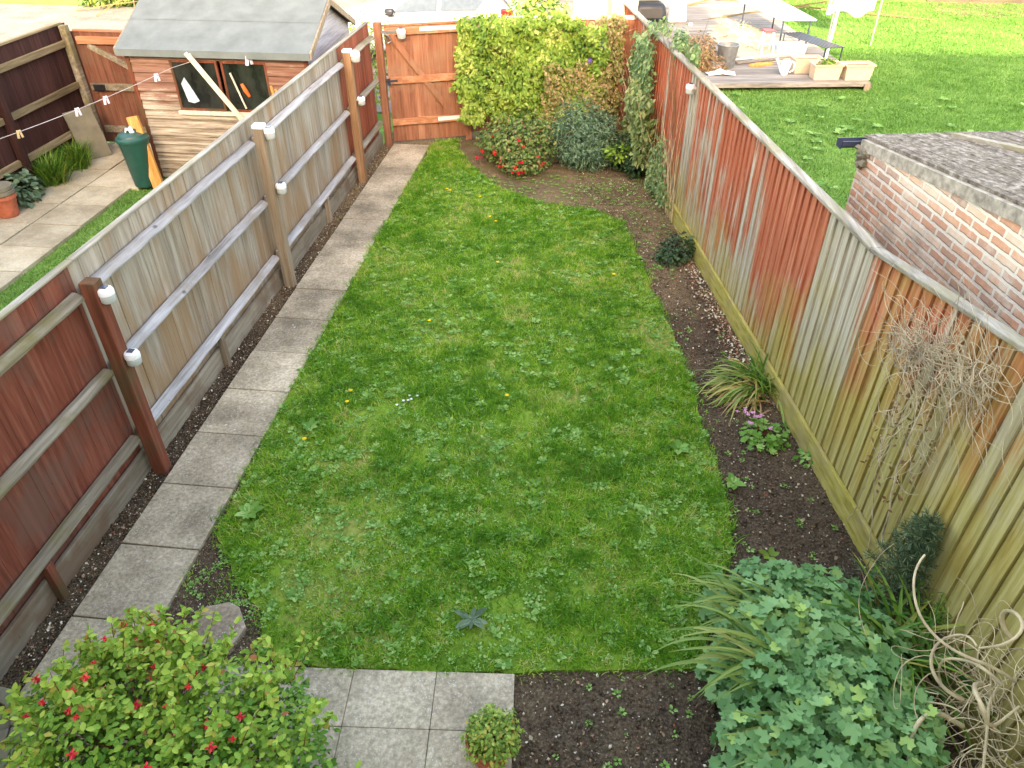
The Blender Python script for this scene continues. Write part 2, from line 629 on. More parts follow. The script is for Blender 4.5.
def mat_soil():
    t = NT('soil')
    n1 = t.noise(55, 5, .75)
    n2 = t.noise(1.1, 4, .6, off=(3, 3, 3))
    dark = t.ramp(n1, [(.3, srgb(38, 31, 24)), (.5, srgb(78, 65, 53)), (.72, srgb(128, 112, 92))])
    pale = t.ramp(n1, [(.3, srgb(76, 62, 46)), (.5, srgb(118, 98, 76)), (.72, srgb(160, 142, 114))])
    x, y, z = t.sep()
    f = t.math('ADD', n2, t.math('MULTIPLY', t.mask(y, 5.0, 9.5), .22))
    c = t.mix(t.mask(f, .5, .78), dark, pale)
    sp = t.voro(70, 'Distance')
    m = t.math('MULTIPLY', t.mask(sp, .2, .1), t.mask(t.noise(24, 2, off=(7, 1, 1)), .55, .62))
    c = t.mix(t.math('MULTIPLY', m, .8), c, srgb(176, 160, 134))
    gr = t.math('MULTIPLY', t.mask(t.noise(5, 5, .7, off=(1, 2, 9)), .52, .66), t.mask(y, 7.0, 9.3))
    c = t.mix(t.math('MULTIPLY', gr, .75), c, srgb(96, 104, 50))
    t.bump(n1, .9, .012)
    return t.out(c, .95, .15)


W['soil'] = mat_soil()


def mat_turf(name, g0, g1, g2, sc=1.0):
    t = NT(name)
    n1 = t.noise(.9 * sc, 5, .6)
    n2 = t.noise(22, 4, .7)
    c = t.ramp(n1, [(.35, g0), (.5, g1), (.66, g2)])
    c = t.mix(.7, c, t.ramp(n2, [(.3, (.45,) * 3), (.5, (1,) * 3), (.7, (1.5,) * 3)]), 'MULTIPLY')
    t.bump(n2, .6, .03)
    return t.out(c, .95, .1)


W['turf'] = mat_turf('turf floor', srgb(76, 112, 38), srgb(106, 138, 50), srgb(140, 138, 80))
W['turf_far'] = mat_turf('mown turf', srgb(88, 130, 58), srgb(108, 148, 72), srgb(128, 158, 86), .7)


def mat_grass(name, stops):
    return leafmat(name, stops, .45, .6, .2)


W['grass'] = mat_grass('grass blades', [(0, srgb(68, 130, 34)), (.35, srgb(102, 166, 46)), (.64, srgb(140, 186, 60)),
                                        (.88, srgb(178, 196, 92)), (1, srgb(204, 196, 134))])
W['grass_far'] = mat_grass('neighbour grass blades', [(0, srgb(84, 132, 54)), (.5, srgb(116, 162, 80)), (1, srgb(154, 184, 112))])
W['weed'] = leafmat('weed leaves', [(0, srgb(72, 128, 44)), (.6, srgb(118, 168, 76)), (1, srgb(160, 194, 116))])
W['thistle'] = leafmat('grey green weed', [(0, srgb(70, 100, 72)), (1, srgb(122, 146, 116))])
W['yellow_leaf'] = leafmat('bright creeper leaves', [(0, srgb(58, 88, 36)), (.3, srgb(92, 132, 48)), (.7, srgb(136, 166, 66)), (1, srgb(184, 196, 116))], .3)
W['brown_leaf'] = leafmat('browning climber leaves', [(0, srgb(96, 104, 50)), (.35, srgb(136, 146, 76)), (.65, srgb(156, 130, 92)), (1, srgb(186, 168, 126))], .3)
W['ivy'] = leafmat('climber leaves', [(0, srgb(72, 106, 62)), (.5, srgb(118, 150, 94)), (1, srgb(168, 186, 132))])
W['vine'] = leafmat('vine leaves', [(0, srgb(84, 108, 58)), (.6, srgb(130, 148, 90)), (1, srgb(174, 180, 124))])
W['shrub_red'] = leafmat('red tinged shrub leaves', [(0, srgb(60, 96, 42)), (.5, srgb(106, 138, 72)), (.85, srgb(146, 160, 98)), (1, srgb(164, 112, 88))])
W['shrub_blue'] = leafmat('blue green shrub leaves', [(0, srgb(56, 90, 66)), (.5, srgb(96, 132, 100)), (1, srgb(142, 168, 136))])
W['dark_leaf'] = leafmat('dark leaves', [(0, srgb(28, 52, 30)), (.6, srgb(52, 84, 50)), (1, srgb(88, 116, 80))])
W['lime_leaf'] = leafmat('lime leaves', [(0, srgb(78, 116, 34)), (1, srgb(150, 180, 76))])
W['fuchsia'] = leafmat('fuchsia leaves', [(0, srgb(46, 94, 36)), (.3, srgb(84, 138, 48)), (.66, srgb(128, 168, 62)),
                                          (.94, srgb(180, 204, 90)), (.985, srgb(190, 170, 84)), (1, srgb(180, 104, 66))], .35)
W['geranium'] = leafmat('palmate leaves', [(0, srgb(66, 118, 64)), (.5, srgb(104, 156, 96)), (.85, srgb(136, 180, 118)), (1, srgb(160, 194, 104))], .25)
W['strap_old'] = leafmat('yellowing strap leaves', [(0, srgb(92, 130, 54)), (.4, srgb(144, 166, 88)), (.75, srgb(188, 180, 112)), (1, srgb(190, 130, 74))])
W['strap'] = leafmat('green strap leaves', [(0, srgb(50, 96, 30)), (.6, srgb(88, 136, 46)), (.9, srgb(128, 164, 70)), (1, srgb(170, 150, 70))])
W['conifer'] = leafmat('conifer needles', [(0, srgb(44, 72, 50)), (.6, srgb(76, 106, 76)), (1, srgb(116, 138, 100))], .1)
W['box_leaf'] = leafmat('box leaves', [(0, srgb(84, 120, 44)), (.5, srgb(136, 168, 70)), (.85, srgb(174, 194, 96)), (1, srgb(206, 172, 84))])
W['hedge'] = leafmat('hedge leaves', [(0, srgb(40, 62, 24)), (.5, srgb(74, 100, 40)), (1, srgb(120, 136, 64))])
W['dry'] = leafmat('dry stems', [(0, srgb(116, 84, 56)), (.5, srgb(156, 118, 86)), (1, srgb(176, 150, 110))], .1)
W['stem'] = plain('green brown stem', srgb(92, 82, 52), .8)
W['redstem'] = plain('reddish stem', srgb(120, 66, 48), .7)
W['straw'] = plain('dead straw stem', srgb(200, 180, 148), .75, var=.3, scale=9)
W['twig'] = plain('grey dead twig', srgb(190, 174, 148), .8, var=.35, scale=9)
W['petal'] = plain('red petal', srgb(226, 36, 52), .5, var=.25)
W['pinkpetal'] = plain('pink petal', srgb(212, 150, 190), .6)
W['purple'] = plain('purple petal', srgb(112, 84, 168), .6)
W['yellowpetal'] = plain('yellow petal', srgb(236, 208, 40), .6)
W['whitepetal'] = plain('white petal', srgb(236, 236, 238), .6)
W['terracotta'] = plain('terracotta', srgb(186, 104, 78), .8, .2, var=.2)
W['white_plastic'] = plain('white plastic', srgb(226, 226, 228), .35, .5, var=.04)
W['cloth'] = plain('white cloth', srgb(228, 228, 228), .9, .1, var=.03)
W['cell'] = plain('solar cell', srgb(70, 76, 96), .2, .6, var=.05)
W['lens'] = plain('frosted lens', srgb(186, 190, 190), .25, .6, var=.05)
W['metal'] = plain('galvanised metal', srgb(150, 152, 154), .4, .5, .7, .15)
W['dark_metal'] = plain('dark metal', srgb(54, 62, 76), .45, .5, .3, .1)
W['bin_green'] = plain('green plastic', srgb(32, 82, 74), .4, .5, var=.08)
W['gutter'] = plain('dark blue grey gutter', srgb(52, 60, 82), .45, .4, var=.1)
W['black'] = plain('black plastic', srgb(34, 36, 42), .4, .5, var=.2, scale=5)
W['cord'] = plain('washing line', srgb(176, 172, 176), .6)
W['peg_body'] = plain('clothes peg plastic', srgb(228, 214, 232), .5, var=.1)
W['peg_brown'] = plain('wooden peg', srgb(196, 170, 130), .7, var=.1)
W['concrete'] = plain('concrete', srgb(126, 120, 104), .9, .2, var=.15, scale=5)
W['mortar'] = plain('pale verge mortar', srgb(176, 168, 154), .9, .2, var=.3, scale=16)
W['beige'] = plain('cream plastic trough', srgb(206, 182, 156), .6, .3, var=.05)
W['pinkplastic'] = plain('pink plastic', srgb(224, 138, 168), .5, var=.15)
W['bluewhite'] = plain('pale blue plastic', srgb(186, 204, 220), .5, var=.1)
W['redplastic'] = plain('red plastic', srgb(190, 52, 50), .5, var=.1)
W['orange'] = plain('orange plastic', srgb(214, 104, 48), .5, var=.1)
W['felt'] = plain('grey roofing felt', srgb(112, 121, 122), .9, .2, var=.12, scale=4)
W['tarmac'] = mat_slab('pale lane surface', srgb(120, 108, 100), srgb(136, 124, 116), srgb(150, 138, 130), srgb(170, 160, 150))
W['sand'] = plain('dry sand', srgb(190, 176, 150), .95, .1, var=.3, scale=30)


def mat_glass():
    t = NT('dark shed glass')
    t.b.inputs['Alpha'].default_value = 1
    c = t.ramp(t.noise(5, 3, stretch=(1, 1, .6)), [(.35, (.006, .007, .006, 1)), (.65, (.03, .035, .03, 1))])
    return t.out(c, .12, .5)


W['glass'] = mat_glass()


def mat_brick(name, ax, ay, cols, mortar, sc=1.0, msize=.016):
    t = NT(name)
    x, y, z = t.sep()
    u = t.math('ADD', t.math('MULTIPLY', x, ax), t.math('MULTIPLY', y, ay))
    cv = t.n('CombineXYZ')
    t.link(u, cv.inputs[0])
    t.link(z, cv.inputs[1])
    jit = t.n('TexNoise')
    jit.inputs['Scale'].default_value = 16
    jit.inputs['Detail'].default_value = 4
    t.link(t.pos, jit.inputs['Vector'])
    vm = t.n('VectorMath', operation='MULTIPLY_ADD')
    t.link(jit.outputs['Color'], vm.inputs[0])
    vm.inputs[1].default_value = (.022, .022, 0)
    t.link(cv.outputs[0], vm.inputs[2])
    br = t.n('TexBrick')
    t.link(vm.outputs[0], br.inputs['Vector'])
    br.inputs['Scale'].default_value = 1
    br.inputs['Brick Width'].default_value = .225 * sc
    br.inputs['Row Height'].default_value = .076 * sc
    br.inputs['Mortar Size'].default_value = msize
    br.inputs['Mortar Smooth'].default_value = .35
    br.inputs['Color1'].default_value = (0, 0, 0, 1)
    br.inputs['Color2'].default_value = (1, 1, 1, 1)
    br.inputs['Mortar'].default_value = (.5, .5, .5, 1)
    n = t.noise(14, 5, .7)
    f = t.math('ADD', t.math('MULTIPLY', br.outputs['Color'], .55), t.math('MULTIPLY', n, .5))
    c = t.ramp(f, [(.2, cols[0]), (.45, cols[1]), (.62, cols[2]), (.85, cols[3])])
    smear = t.mask(t.noise(4, 5, .7, off=(8, 8, 1)), .52, .66)
    c = t.mix(t.math('MULTIPLY', smear, .55), c, mortar)
    c = t.mix(br.outputs['Fac'], c, mortar)
    dirt = t.mask(t.noise(3.6, 5, .7, off=(1, 4, 4)), .42, .6)
    low = t.mask(z, 1.8, 1.45)
    c = t.mix(t.math('MULTIPLY', t.math('MULTIPLY', dirt, low), .35), c, srgb(116, 106, 94))
    h = t.math('ADD', t.math('MULTIPLY', br.outputs['Fac'], -1.0), t.math('MULTIPLY', n, .5))
    t.bump(h, .8, .012)
    return t.out(c, .9, .15)


# ------------------------------------------------------------------ setting
def sheet(name, poly, z, mat, kind='structure'):
    mb = MB()
    mb.add([(x, y, z) for x, y in poly], [tuple(range(len(poly)))])
    return tag(mb.build(name, mat), kind=kind)


sheet('ground', [(-150, -60), (150, -60), (150, 200), (-150, 200)], -.03, W['turf_far'])
sheet('lane', [(-60, 13.2), (1.1, 13.2), (1.1, 26.4), (-11.2, 26.4), (-11.4, 21.9), (-60, 21.9)], -.012, W['tarmac'])


def RF(y):
    """x of the right-hand fence line at depth y"""
    return 2.762 - .18 * y


def soil():
    nx, ny = 290, 580
    xs, ys = np.linspace(-3.32, 2.75, nx), np.linspace(.2, 12.4, ny)
    X, Y = np.meshgrid(xs, ys)
    edge = RF(Y) + .0
    X = np.minimum(X, edge)
    Z = .03 * (fbm(X, Y, 10, 3) - .5) + .012 * (RNG.random(X.shape) - .5)
    V = np.stack([X, Y, Z], -1).reshape(-1, 3)
    i = (np.arange(ny - 1)[:, None] * nx + np.arange(nx - 1)[None]).ravel()
    F = np.concatenate([np.stack([i, i + 1, i + nx + 1], 1), np.stack([i, i + nx + 1, i + nx], 1)])
    o = np_mesh('soil', V, F, np.full(len(F), .5), W['soil'], smooth=True)
    tag(o, kind='structure')


soil()

LAWN = [(-1.43, 2.41), (-.25, 2.50), (.26, 2.57), (.86, 2.66), (1.04, 3.18), (1.19, 3.64), (1.2, 4.22), (1.1, 4.92),
        (1.05, 5.63), (.92, 6.47), (.77, 7.27), (.64, 8.1), (.46, 8.92), (.04, 9.32), (-.63, 9.45), (-1.23, 9.9),
        (-1.75, 10.7), (-2.1, 11.5), (-2.15, 11.85), (-2.5, 11.75), (-2.55, 10), (-2.58, 8), (-2.56, 6), (-2.56, 4.2), (-2.5, 3.35),
        (-2.3, 3.12), (-2.08, 2.9), (-1.92, 2.75), (-1.85, 2.45)]


def refine(poly, step=.06, amp=.03, seed=5):
    out = []
    for i in range(len(poly)):
        a, b = np.array(poly[i]), np.array(poly[(i + 1) % len(poly)])
        k = max(1, int(np.linalg.norm(b - a) / step))
        for j in range(k):
            p = a + (b - a) * j / k
            p = p + (.5 * vnoise(p[0], p[1], 4, seed) + .5 * vnoise(p[0], p[1], 13, seed + 1) - .5) * amp * 2
            out.append((float(p[0]), float(p[1])))
    return out


LP = refine(LAWN)
mb = MB()
mb.extr(LP, 'z', -.01, .018)
tag(mb.build('lawn', W['turf']), kind='structure')


def grass(name, poly, dens, hgt, wid, mat, z0=.015, sp=None, tone=None):
    P = np.array(poly)
    x0, y0 = P.min(0) - .03
    x1, y1 = P.max(0) + .03
    n = int((x1 - x0) * (y1 - y0) * dens)
    x, y = x0 + RNG.random(n) * (x1 - x0), y0 + RNG.random(n) * (y1 - y0)
    k = inside(poly, x + RNG.normal(size=n) * .03, y + RNG.normal(size=n) * .03)
    if sp is not None:
        k &= RNG.random(n) < sp(x, y)
    x, y = x[k], y[k]
    n = len(x)
    lush = .6 * fbm(x, y, 2.3, 20) + .4 * fbm(x, y, 6.1, 24)
    clump = .5 * vnoise(x, y, 7, 31) + .5 * vnoise(x, y, 15, 33)
    h = hgt * (.4 + .95 * lush) * (.5 + .85 * clump) * (.55 + .8 * RNG.random(n))
    a = RNG.random(n) * 2 * PI
    ln = h * (.3 + .9 * RNG.random(n))
    dx, dy = np.cos(a), np.sin(a)
    w = wid * (.6 + .8 * RNG.random(n))
    sx, sy = -dy * w / 2, dx * w / 2
    V = np.zeros((n, 5, 3))
    for j, (s, t, c) in enumerate([(-1, 0, 1), (1, 0, 1), (1, .55, .8), (-1, .55, .8), (0, 1, 0)]):
        V[:, j, 0] = x + s * c * sx + dx * ln * t * t
        V[:, j, 1] = y + s * c * sy + dy * ln * t * t
        V[:, j, 2] = z0 + h * t * (1 - .25 * t)
    T = np.array([(0, 1, 2), (0, 2, 3), (3, 2, 4)])
    F = (T[None] + (np.arange(n) * 5)[:, None, None]).reshape(-1, 3)
    tn = (tone(x, y, lush) if tone is not None else .5) + RNG.normal(size=n) * .24
    o = np_mesh(name, V.reshape(-1, 3), F, np.repeat(np.clip(tn, 0, 1), 3), mat)
    tag(o, kind='stuff')
    return o


def lawn_tone(x, y, lush):
    dry = fbm(x, y, 1.3, 50)
    fine = fbm(x, y, 6.5, 52)
    return .72 - .75 * lush + .6 * (dry - .45) + .95 * (fine - .5) + .02 * (y - 4) + .5 * (vnoise(x, y, 17, 57) - .5) - .02


def lawn_sp(x, y):
    bare = fbm(x, y, 2.3, 77)
    s = np.clip((bare - .26) * 7, .2, 1) * np.clip((vnoise(x, y, 11, 79) - .08) * 4, .35, 1)
    patch = np.clip(np.hypot(x + 1.9, y - 2.9) / .75, .12, 1) * np.clip(np.hypot(x + 1.45, y - 3.7) / .45, .4, 1) * np.clip(np.hypot(x + 1.2, (y - 4.6) * .7) / .3, .5, 1)
    far = np.clip(np.hypot((x + 1.6), (y - 9.9) * .8) / .9, .3, 1)
    return s * patch * far


GP = [(-1.43, 2.41), (-1.85, 2.43), (-1.97, 2.75), (-2.1, 2.86), (-2.38, 2.8), (-2.54, 2.9), (-2.56, 4.2)]
GP = LP[:1] + LP[1:] 
EX = [(-1.9, 2.44), (-1.97, 2.75), (-2.12, 2.86), (-2.36, 2.8), (-2.55, 2.86), (-2.56, 3.6), (-2.2, 3.3), (-1.85, 2.9)]
g = grass('grass', EX, 3000, .04, .006, W['grass'], tone=lambda x, y, l: .35 + .3 * l, sp=lambda x, y: np.clip((fbm(x, y, 5, 12) - .35) * 4, .05, 1))
tag(g, 'thin tufts of grass creeping over the bare soil by the flat stone', 'grass')
g = grass('grass', LP, 8200, .06, .0068, W['grass'], sp=lawn_sp, tone=lawn_tone)
tag(g, 'short green lawn grass with yellowish dry patches', 'grass')

# neighbour lawn on the right
NL = [(2.95, 2.0), (14, 2.0), (16, 27), (2.0, 27), (.6, 13.6)]
NLg = [(RF(13.4) + .1, 13.4), (RF(5) + .08, 5), (7.5, 5.5), (14.5, 20), (14.5, 25), (4.5, 25), (4.9, 19.2), (5.1, 17.2), (5.22, 15.5), (1.3, 15.2)]
g = grass('grass', NLg, 1500, .07, .014, W['grass_far'], z0=-.03, tone=lambda x, y, l: .75 - .7 * l + .5 * (fbm(x, y, .8, 91) - .5))
tag(g, 'bright green grass of the neighbouring lawn beyond the fence', 'grass')
# neighbour lawn strip on the left
GS = [(-6.3, 2.0), (-3.5, 2.0), (-3.5, 9.3), (-6.42, 9.38), (-6.4, 8)]
g = grass('grass', GS, 3800, .05, .008, W['grass_far'], z0=-.03, tone=lambda x, y, l: .55 - .7 * (l - .5) + .4 * (fbm(x, y, 2.5, 93) - .5))
tag(g, 'strip of mown grass beside the pale slabs', 'grass')


# path, patio, neighbour paving
def slabs(name, rects, z0, z1, mat, jit=.004):
    mb = MB()
    for x0, x1, y0, y1 in rects:
        dz = random.uniform(-jit, jit)
        a = random.uniform(-.004, .004)
        mb.M = Matrix.Translation(((x0 + x1) / 2, (y0 + y1) / 2, 0)) @ Matrix.Rotation(a, 4, 'Z')
        w, d = (x1 - x0) / 2 - (.005 if x0 > -5 else .011), (y1 - y0) / 2 - (.005 if x0 > -5 else .011)
        mb.box(-w, w, -d, d, z0, z1 + dz)
    o = mb.build(name, mat, bevel=.005)
    return tag(o, kind='structure')


ys = [2.59 + .608 * i for i in range(-1, 14)] + [11.02]
rc = [(-3.14, -2.555, ys[i], ys[i + 1]) for i in range(len(ys) - 2)] + [(-3.14, -2.555, ys[-2], 11.5)]
slabs('path', rc, -.02, .032, W['slab'])
rc = [(-3.14, -2.555, 1.378, 1.98), (-3.14, -2.555, .77, 1.374), (-3.14, -2.555, .16, .766)]
slabs('path', rc, -.02, .03, W['slab'])
mbp = MB((-.25, 2.485, 0), R(4.2))
cols = [0, -.47, -.97, -1.46, -1.95, -2.25]
for i in range(5):
    for a, b in ((-.36, 0), (-.86, -.36), (-1.36, -.86), (-1.86, -1.36)):
        if i == 4 and b == 0:
            continue
        mbp.box(cols[i + 1] + .0015, cols[i] - .0015, a + .0015, b - .0015, -.02, .034 + random.uniform(-.002, .002))
tag(mbp.build('patio', W['slab'], bevel=.004), kind='structure')
rc = []
for k in range(-4, 7):
    y0 = 7.5 + .62 * k
    rc.append((-7.62, -7.08, y0, y0 + .62))
    if y0 < 9.2:
        rc.append((-7.08, -6.42 + .02 * (9 - y0), y0, y0 + .62))
    else:
        rc.append((-7.08, -6.3, y0, y0 + .62))
slabs('paving', rc, -.03, .02, W['slab_pale'])
sheet('flower_bed', [(-7.78, 4), (-7.6, 4), (-7.6, 11.2), (-7.78, 11.2)], -.012, W['soil'])


# ------------------------------------------------------------------ left fence
def solar_lamp(x, y, z, label, face=0.0, s=1.0):
    t = thing('solar_lamp', label, 'solar lamp', (x, y, z), 'white solar lamps on the fence posts and gate')
    s *= 1.15
    r = .043 * s
    m = MB((x, y, z), face)
    m.lathe([(r * .85, -.06 * s), (r * 1.0, -.052 * s), (r * 1.04, -.018 * s), (r * .9, -.015 * s)], n=20)
    m.build('lens', W['lens'], t, True)
    m = MB((x, y, z), face)
    m.lathe([(r * .9, -.015 * s), (r * 1.08, -.01 * s), (r * 1.1, .012 * s), (r * .95, .026 * s), (r * .5, .033 * s), (0.0001, .035 * s)], n=24)
    m.build('housing', W['white_plastic'], t, True)
    m = MB((x, y, z), face)
    m.box(-r * .42, r * .42, -r * .42, r * .42, .031 * s, .039 * s)
    m.build('solar_cell', W['cell'], t)
    m = MB((x, y, z), face)
    m.box(-r * 1.6, -r * .9, -.012, .012, -.02, .005)
    m.build('bracket', W['white_plastic'], t)


lf = thing('closeboard_fence', 'long closeboard fence with rails and red then silver grey bays left of the path', 'fence', (-3.33, 6, 0))


def board_run(mb, y0, y1, x, z0, z1, w=.112, side=1, tilt=.004):
    """feather-edged vertical boards along y, thick edge overlapping the next"""
    y = y0
    while y < y1 - .02:
        e = min(y + w + .012, y1)
        dz = random.uniform(-.006, .006)
        dx = random.uniform(-tilt, tilt) * .5
        a, b = x + dx, x + dx + .006 * side
        mb.extr([(a, y), (a + side * .008, y), (a + side * .010, y + .003), (b + side * .002, e), (b - side * .004, e)], 'z', z0, z1 + dz)
        y += w * random.uniform(.85, 1.15)


bays = [(.3, 4.0, 'red_dark', 'dark red stained bay of vertical boards nearest the house'),
        (4.0, 6.95, 'grey', 'silver grey bay of bare boards after the red post'),
        (6.95, 9.98, 'grey', 'grey bay of bare boards between the two grey posts'),
        (9.98, 11.52, 'red_far', 'short red stained bay next to the gate')]
for y0, y1, m, lb in bays:
    mb = MB()
    board_run(mb, y0, y1, -3.375, .08, 1.795)
    mb.build('board_panel', W[m], lf, label=lb)
for y0, y1, m in ((.3, 3.93, 'rail_moss'), (4.02, 6.9, 'rail_grey'), (6.99, 9.92, 'rail_grey'), (10.0, 11.48, 'rail_moss')):
    for z in (1.60, .985, .36):
        mb = MB()
        mm = m
        a = random.uniform(-.006, .006)
        prof = [(-3.352, z - .04), (-3.345, z + .036), (-3.31, z + .035), (-3.268, z + .006), (-3.268, z - .012), (-3.33, z - .04)]
        ks = max(2, int((y1 - y0) / .16))
        vs, fs = [], []
        sag = random.uniform(-.008, .008)
        for q_ in range(ks + 1):
            t_ = q_ / ks
            dz = sag * math.sin(PI * t_) + random.uniform(-.0022, .0022)
            vs += [(px + (random.uniform(-.0035, .003) if i_ in (2, 3, 4) else 0), y0 + (y1 - y0) * t_, pz + dz + random.uniform(-.002, .002)) for i_, (px, pz) in enumerate(prof)]
        for q_ in range(ks):
            for i_ in range(6):
                fs.append((q_ * 6 + i_, q_ * 6 + (i_ + 1) % 6, q_ * 6 + 6 + (i_ + 1) % 6, q_ * 6 + 6 + i_))
        fs += [tuple(range(6))[::-1], tuple(range(ks * 6, ks * 6 + 6))]
        mb.add(vs, fs)
        mb.build('rail', W[mm], lf, bevel=.004)
mb = MB()
for y0, y1 in ((.3, 4.0), (4.0, 6.95), (6.95, 9.98), (9.98, 11.52)):
    mb.box(-3.35, -3.318, y0, y1 - .004, -.05, .2)
mb.build('gravel_board', W['gravel'], lf, bevel=.004)
mb = MB()
for y0, y1 in ((.3, 4.05), (4.05, 8.0), (8.0, 11.5)):
    mb.box(-3.402, -3.348, y0, y1 - .003, 1.797, 1.815)
mb.build('cap_rail', W['cap'], lf, bevel=.005)
for y in (2.74, 5.4, 8.6):
    mb = MB()
    mb.box(-3.317, -3.265, y - .03, y + .03, -.05, .33)
    mb.build('cleat', W['post_grey'] if y > 4 else W['post_red'], lf, bevel=.004)
for y, h, m, lb in ((3.97, 1.71, 'post_red', 'red stained post with mossy edge'), (6.94, 1.78, 'post_grey', 'grey post with white painted top'),
                    (9.96, 1.78, 'post_brown', 'brown post with white painted top'), (11.52, 1.8, 'gate', 'red post at the gate hinge')):
    mb = MB()
    mb.box(-3.275, -3.17, y - .05, y + .05, -.06, h)
    mb.build('post', W[m], lf, bevel=.006, label=lb)
    if 6 < y < 11:
        mb = MB()
        mb.box(-3.278, -3.167, y - .053, y + .053, h - .03, h + .006)
        mb.build('post_top', W['white_plastic'], lf, bevel=.006)

solar_lamp(-3.145, 3.98, 1.62, 'white solar lamp near the top of the red fence post')
solar_lamp(-3.125, 3.98, 1.11, 'white solar lamp halfway down the red fence post')
solar_lamp(-3.125, 6.94, 1.72, 'white solar lamp at the top of the grey fence post')
solar_lamp(-3.115, 6.94, 1.16, 'white solar lamp halfway down the grey fence post')
solar_lamp(-3.12, 9.96, 1.72, 'white solar lamp at the top of the brown fence post', s=1.2)
solar_lamp(-3.11, 9.96, 1.16, 'white solar lamp halfway down the brown fence post')

# ------------------------------------------------------------------ gate and back fence
GA, GB = Vector((-3.17, 11.56)), Vector((-2.03, 11.98))
ga = math.atan2(GB.y - GA.y, GB.x - GA.x)
gl = (GB - GA).length
gt = thing('garden_gate', 'red brown ledged and braced wooden gate at the end of the path', 'gate', (GA.x, GA.y, 0))
mb = MB((GA.x, GA.y, 0), ga)
x = .03
while x < gl - .02:
    mb.box(x, min(x + .098, gl), .0, .02, .04, 1.735 + random.uniform(-.006, .006))
    x += .101
mb.build('board_panel', W['gate'], gt)
for z in (1.62, .93, .3):
    mb = MB((GA.x, GA.y, 0), ga)
    mb.box(.03, gl - .02, -.045, -.001, z, z + .1)
    mb.build('rail', W['gate_frame'], gt, bevel=.004)
mb = MB((GA.x, GA.y, 0), ga)
mb.bar((.12, -.022, 1.62), (gl - .22, -.022, .4), .04, .085, up=(0, 0, 1))
mb.build('brace', W['gate'], gt)
mb = MB((GA.x, GA.y, 0), ga)
mb.box(.0, 1.17, -.01, .03, 1.737, 1.76)
mb.build('top_strip', W['gate_frame'], gt)
mb = MB((GA.x, GA.y, 0), ga)
mb.box(.55, 1.14, -.051, -.0455, 1.66, 1.715)  # white strip paints the sunlit highlight along the top rail
mb.build('white_strip', W['white_plastic'], gt)
mb = MB((GA.x, GA.y, 0), ga)
mb.box(.75, 1.16, -.051, -.0455, .33, .39)  # white strip along the bottom rail
mb.build('white_strip', W['white_plastic'], gt)
mb = MB((GA.x, GA.y, 0), ga)
mb.tube([(.02, -.06, 1.66), (.08, -.075, 1.62), (.12, -.06, 1.55), (.06, -.055, 1.52), (.03, -.06, 1.6)], .012, 6)
mb.box(-.02, .2, -.052, -.046, 1.65, 1.69)
mb.build('hasp', W['metal'], gt)
mb = MB((GA.x, GA.y, 0), ga)
mb.box(-.01, .16, -.053, -.046, .965, .995)
mb.box(.0, .05, -.06, -.046, .92, 1.02)
mb.build('latch', W['dark_metal'], gt)
lp = Vector((GA.x, GA.y, 0)) + Matrix.Rotation(ga, 3, 'Z') @ Vector((.27, -.09, 1.67))
solar_lamp(lp.x, lp.y, lp.z, 'white solar lamp on the top rail of the gate', face=ga + PI / 2, s=1.25)

BA, BB = Vector((-2.0, 12.0)), Vector((.56, 12.36))
ba = math.atan2(BB.y - BA.y, BB.x - BA.x)
bl = (BB - BA).length
bf = thing('closeboard_fence', 'red brown back fence with a pale top strip behind the creeper', 'fence', (BA.x, BA.y, 0))
mb = MB((BA.x, BA.y, 0), ba)
x = .0
while x < bl:
    mb.box(x, x + .1, 0, .018, .1, 1.76)
    x += .103
mb.build('board_panel', W['gate'], bf)
mb = MB((BA.x, BA.y, 0), ba)
mb.box(-.05, bl, -.03, .05, 1.762, 1.81)
mb.build('cap_rail', W['cap'], bf, bevel=.004)
mb = MB((BA.x, BA.y, 0), ba)
mb.box(-.05, .05, -.1, -.002, -.05, 1.76)
mb.build('post', W['gate'], bf, bevel=.005)
mb = MB((BA.x, BA.y, 0), ba)
mb.box(bl - .25, bl - .15, -.1, -.002, -.05, 1.76)
mb.build('post', W['gate'], bf, bevel=.005)
for z in (1.5, .9, .3):
    mb = MB((BA.x, BA.y, 0), ba)
    mb.box(.05, bl - .25, -.05, -.002, z, z + .08)
    mb.build('rail', W['gate_frame'], bf)

tp = thing('timber_screen', 'pale sunlit wooden screen standing behind the back fence corner', 'screen', (.1, 13.2, 0))
mb = MB()
for i in range(5):
    mb.box(-.42 + i * .205, -.42 + i * .205 + .2, 13.2, 13.22, 0, 2.1)
mb.build('board_panel', W['pale_wood'], tp)
mb = MB()
mb.box(.12, .2, 13.15, 13.199, 0, 2.1)
mb.build('post', W['post_brown'], tp)

# ------------------------------------------------------------------ right fence
fa = math.atan2(-1.0, .18)          # direction from far end towards the house
rf = thing('closeboard_fence', 'tall closeboard fence with worn red stain and green algae along the flower bed', 'fence', (RF(6), 6, 0))
L0 = Vector((RF(12.9), 12.9, 0))
LT = Vector((.18, -1.0, 0)).length * (12.9 - .4)


def ftop(y):
    if y > 4.69:
        return 1.85
    return 1.85 + (4.69 - y) * .145


def rnd_for(y):
    """how worn each board is"""
    v = random.random() * .55 + .1
    if random.random() < .1 and not 4.69 < y < 5.45:
        return min(1.0, v + .3)
    if 9.05 < y < 9.3:
        v = .98
    elif y > 9.3:
        v = random.random() * .35
    elif 4.69 < y < 5.45:
        v = 1.0
    elif 5.45 < y < 6.6:
        v = random.uniform(.05, .35)
    elif 6.6 < y < 9.05:
        v = random.uniform(.2, .85)
    elif y < 4.69:
        v = random.uniform(.1, .55)
    return v


